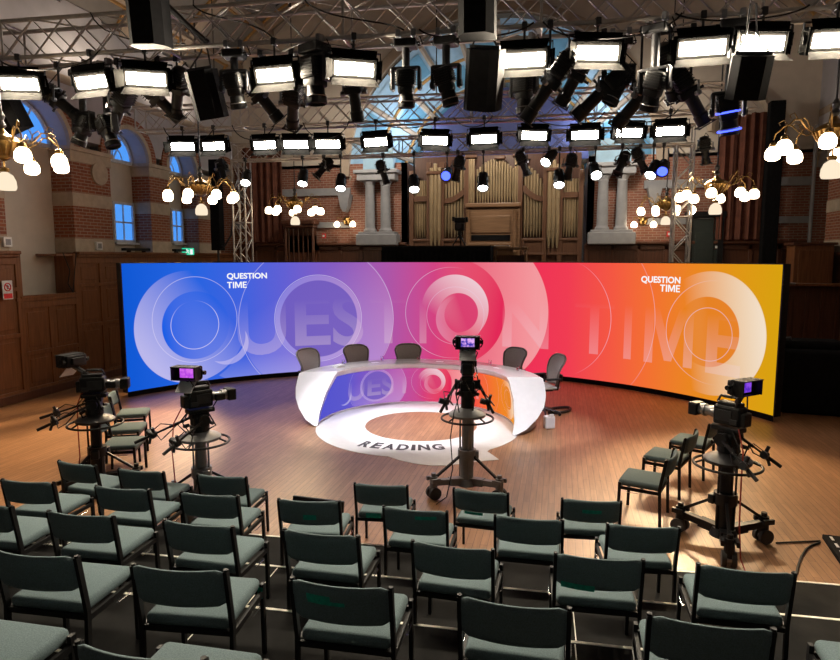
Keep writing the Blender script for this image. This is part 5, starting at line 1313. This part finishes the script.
# ------------------------------------------------------------------ small wall things
def onX(px, py, X): r = ray(px, py); return r * (X / r.x) + Vector((0, 0, H))
xw = XL - .12
p = onX(5, 290, xw + .1); sg = thing('prohibition_sign', 'small white sign with a red prohibition ring on the left panelling', 'sign', (xw + .16, p.y, p.z))
m = MB(); m.box((0, 0, 0), (.012, .24, .38), bev=.004); m.build('board', M['white'], sg)
m = MB(); m.torus((.008, 0, .06), .075, .012, 28, 6, rotM(0, R(90))); m.bar((.008, -.055, .115), (.008, .055, .005), .012, .02); m.box((.008, 0, -.12), (.006, .2, .10)); m.build('red_ring', M['red'], sg)
m = MB(); m.box((.008, .0, .06), (.004, .015, .09)); m.box((.008, .02, .075), (.004, .03, .02)); m.build('symbol', M['letter_black'], sg)
p = onX(185, 252.5, xw + .14); ex = thing('exit_sign', 'green lit running figure exit sign on the left panelling above the video wall', 'sign', (xw + .24, p.y, p.z + .03), R(-62))
m = MB(); m.box((0, 0, 0), (.05, .34, .20), bev=.006); m.build('sign_case', M['exit'], ex)
m = MB(); m.cyl((.026, -.03, .06), (.034, -.03, .06), .017, n=12)
for a, b_ in (((-.03, .04), (-.01, -.01)), ((-.01, -.01), (-.05, -.03)), ((-.05, -.03), (-.075, -.07)), ((-.01, -.01), (.03, -.035)), ((.03, -.035), (.03, -.08)), ((-.03, .035), (-.07, .02)), ((-.03, .035), (.015, .03)), ((.015, .03), (.035, .0))): m.bar((.03, *a), (.03, *b_), .008, .014)
m.box((.03, .10, -.01), (.008, .07, .15)); m.build('running_figure', M['logo_white'], ex)
for px, py, lb in ((98, 246, 'small white socket box on the first brick pier above the left panelling'), (6, 242, 'small white box on the brick pier at the left edge')):
    p = onX(px, py, XL - .02); t = thing('wall_box', lb, 'socket', (XL - .0, p.y, p.z))
    m = MB(); m.box((0, 0, 0), (.07, .2, .2), bev=.012); m.build('case', M['white'], t); m = MB(); m.box((.037, 0, 0), (.006, .12, .12), bev=.002); m.build('face', M['grey_metal'], t)
for px, lb in ((132, 'black floodlight strip on the panelling cap below the first sash window'), (178, 'black floodlight strip on the panelling cap below the second sash window')):
    p = onX(px, 249, XL - .1); t = thing('floodlight_strip', lb, 'lamp', (XL + .03, p.y, 3.145))
    m = MB(); m.box((0, 0, .05), (.14, 1.0 if px < 150 else .8, .07), bev=.01); m.build('housing', M['black'], t); m = MB(); m.box((0, -.3, .0), (.1, .05, .04)); m.box((0, .3, .0), (.1, .05, .04)); m.build('bracket', M['black'], t)
for px, py, lb in ((324, 236, 'small red alarm box beside the carved stall'), (669, 234, 'small red alarm box left of the dark green door'), (716, 247, 'small red alarm box right of the dark green door')):
    p = onY(px, py, YB - .2); t = thing('alarm_box', lb, 'alarm', p, 0, 'red alarm boxes'); m = MB(); m.box((0, 0, 0), (.13, .08, .16), bev=.01); m.build('case', M['red'], t); m = MB(); m.box((0, -.042, .0), (.07, .006, .07)); m.build('white_label', M['white'], t)
m = MB(); p0 = onX(66, 255, xw + .15); m.tube([(xw + .16, p0.y - .1, 3.1), (xw + .18, p0.y + .05, 2.7), (xw + .17, p0.y - .02, 2.4), (xw + .17, p0.y + .12, 2.2)], .012, 5); m.tube([(xw + .16, p0.y + .3, 3.1), (xw + .18, p0.y + .2, 2.7), (xw + .17, p0.y + .12, 2.2)], .012, 5)
tag(m.build('wall_cable', M['black']), 'black cables hanging down the left panelling by the brick pier', 'cable')
b = MB(); pz = onX(226, 240, XL + .1)
m = MB(); m.box((0, 0, 0), (.3, .3, 2.7), bev=.02); q = onY(217, 215, 17.6); t = thing('column_loudspeaker', 'slim black column loudspeaker left of the left lighting tower', 'loudspeaker', (q.x, q.y, 4.55)); m.build('cabinet', M['black_matte'], t)
m = MB(); m.cyl((0, 0, -4.5), (0, 0, -1.3), .035, n=8); m.tube([(0, 0, -1.2), (.25, -.1, -1.25), (.5, -.1, -.9), (.62, -.1, -.3)], .03, 6); m.box((0, 0, -4.53), (.5, .5, .04)); m.build('stand', M['darkgrey'], t)

# ------------------------------------------------------------------ light from the lamps of the rig and apse, added fills, and the camera
def spot(p, target, W, col=(1, .86, .66), ang=40, size=.08, blend=.5):
    l = bpy.data.lights.new('stage_spot', 'SPOT'); l.energy = W; l.color = col; l.spot_size = R(ang); l.spot_blend = blend; l.shadow_soft_size = size
    o = bpy.data.objects.new('stage_spot', l); C.objects.link(o); o.location = p; o.rotation_euler = (Vector(target) - Vector(p)).to_track_quat('-Z', 'Y').to_euler()
for x, tx, ty, tz, w in ((-6.6, -4.4, 10.6, .7, 420), (-4.3, -3.4, 10.2, .5, 420), (-2.6, -2.4, 10.5, .4, 420), (-.6, -1.4, 10.2, .5, 420), (1.2, -.5, 10.9, .6, 420)):
    spot((x, YA(x) + .5, 5.2), (tx, ty, tz), w * KEY, (.98, .95, 1), 32)
for x, tx, ty, w in ((-8.6, -7.7, 8.6, 2400), (2.6, 2.5, 8.4, 1800), (1.2, .2, 7.4, 260), (-6.2, -5.6, 7.4, 500), (-7.8, -8.6, 10.2, 900)):
    spot((x, 14.6, 5.0), (tx, ty, 0), w * POOL, (1, .72, .40), 38, .3)
def lamp(kind, name, p, W, col, size=.3, rot=(0, 0, 0), shape=None):
    l = bpy.data.lights.new(name, kind); l.energy = W; l.color = col
    if kind == 'AREA':
        l.size = size
        if shape: l.shape = 'RECTANGLE'; l.size_y = shape
    else: l.shadow_soft_size = size
    o = bpy.data.objects.new(name, l); C.objects.link(o); o.location = p; o.rotation_euler = rot
for y in (9.5, 13.0, 16.5):                    # unseen fill lights added along both cornices to brighten the vault
    lamp('AREA', 'cornice_fill', (XL + .5, y, 7.2), UP, (1, .82, .62), .3, (PI, R(-28), 0), 2.0)
    lamp('AREA', 'cornice_fill', (XR - .5, y, 7.2), UP, (1, .82, .62), .3, (PI, R(28), 0), 2.0)
lamp('POINT', 'apse_lamp', (XC - 2.6, YB + .9, 7.0), APSE, (.86, .93, 1), .25)
lamp('POINT', 'apse_lamp', (XC + 2.6, YB + .9, 7.0), APSE, (.86, .93, 1), .25)
for x in (-5.8, -2.05, 1.7): lamp('AREA', 'organ_fill', (x, 17.6, 7.0), ORG, (1, .88, .72), .5, (R(50), 0, 0), .5)  # unseen fills added to brighten the organ and back wall
w = bpy.data.worlds.new('World'); bpy.context.scene.world = w; w.use_nodes = True
w.node_tree.nodes['Background'].inputs[0].default_value = (1, .86, .72, 1); w.node_tree.nodes['Background'].inputs[1].default_value = AMB
cam = bpy.data.cameras.new('Camera'); co = bpy.data.objects.new('Camera', cam); C.objects.link(co)
cam.sensor_fit = 'HORIZONTAL'; cam.sensor_width = 36; cam.lens = 36 * F / 840; cam.clip_start = .05; cam.clip_end = 100
co.location = (0, 0, H); co.rotation_euler = (PI / 2 - PITCH, 0, YAW)
bpy.context.scene.camera = co
s = bpy.context.scene
s.view_settings.view_transform = 'Standard'; s.view_settings.look = 'None'; s.view_settings.gamma = 1; s.view_settings.use_curve_mapping = False
s.view_settings.exposure = EXPO
s.cycles.max_bounces = 10; s.cycles.diffuse_bounces = 3; s.cycles.glossy_bounces = 3; s.cycles.transmission_bounces = 10; s.cycles.transparent_max_bounces = 8
s.cycles.sample_clamp_indirect = 6; s.cycles.use_denoising = True
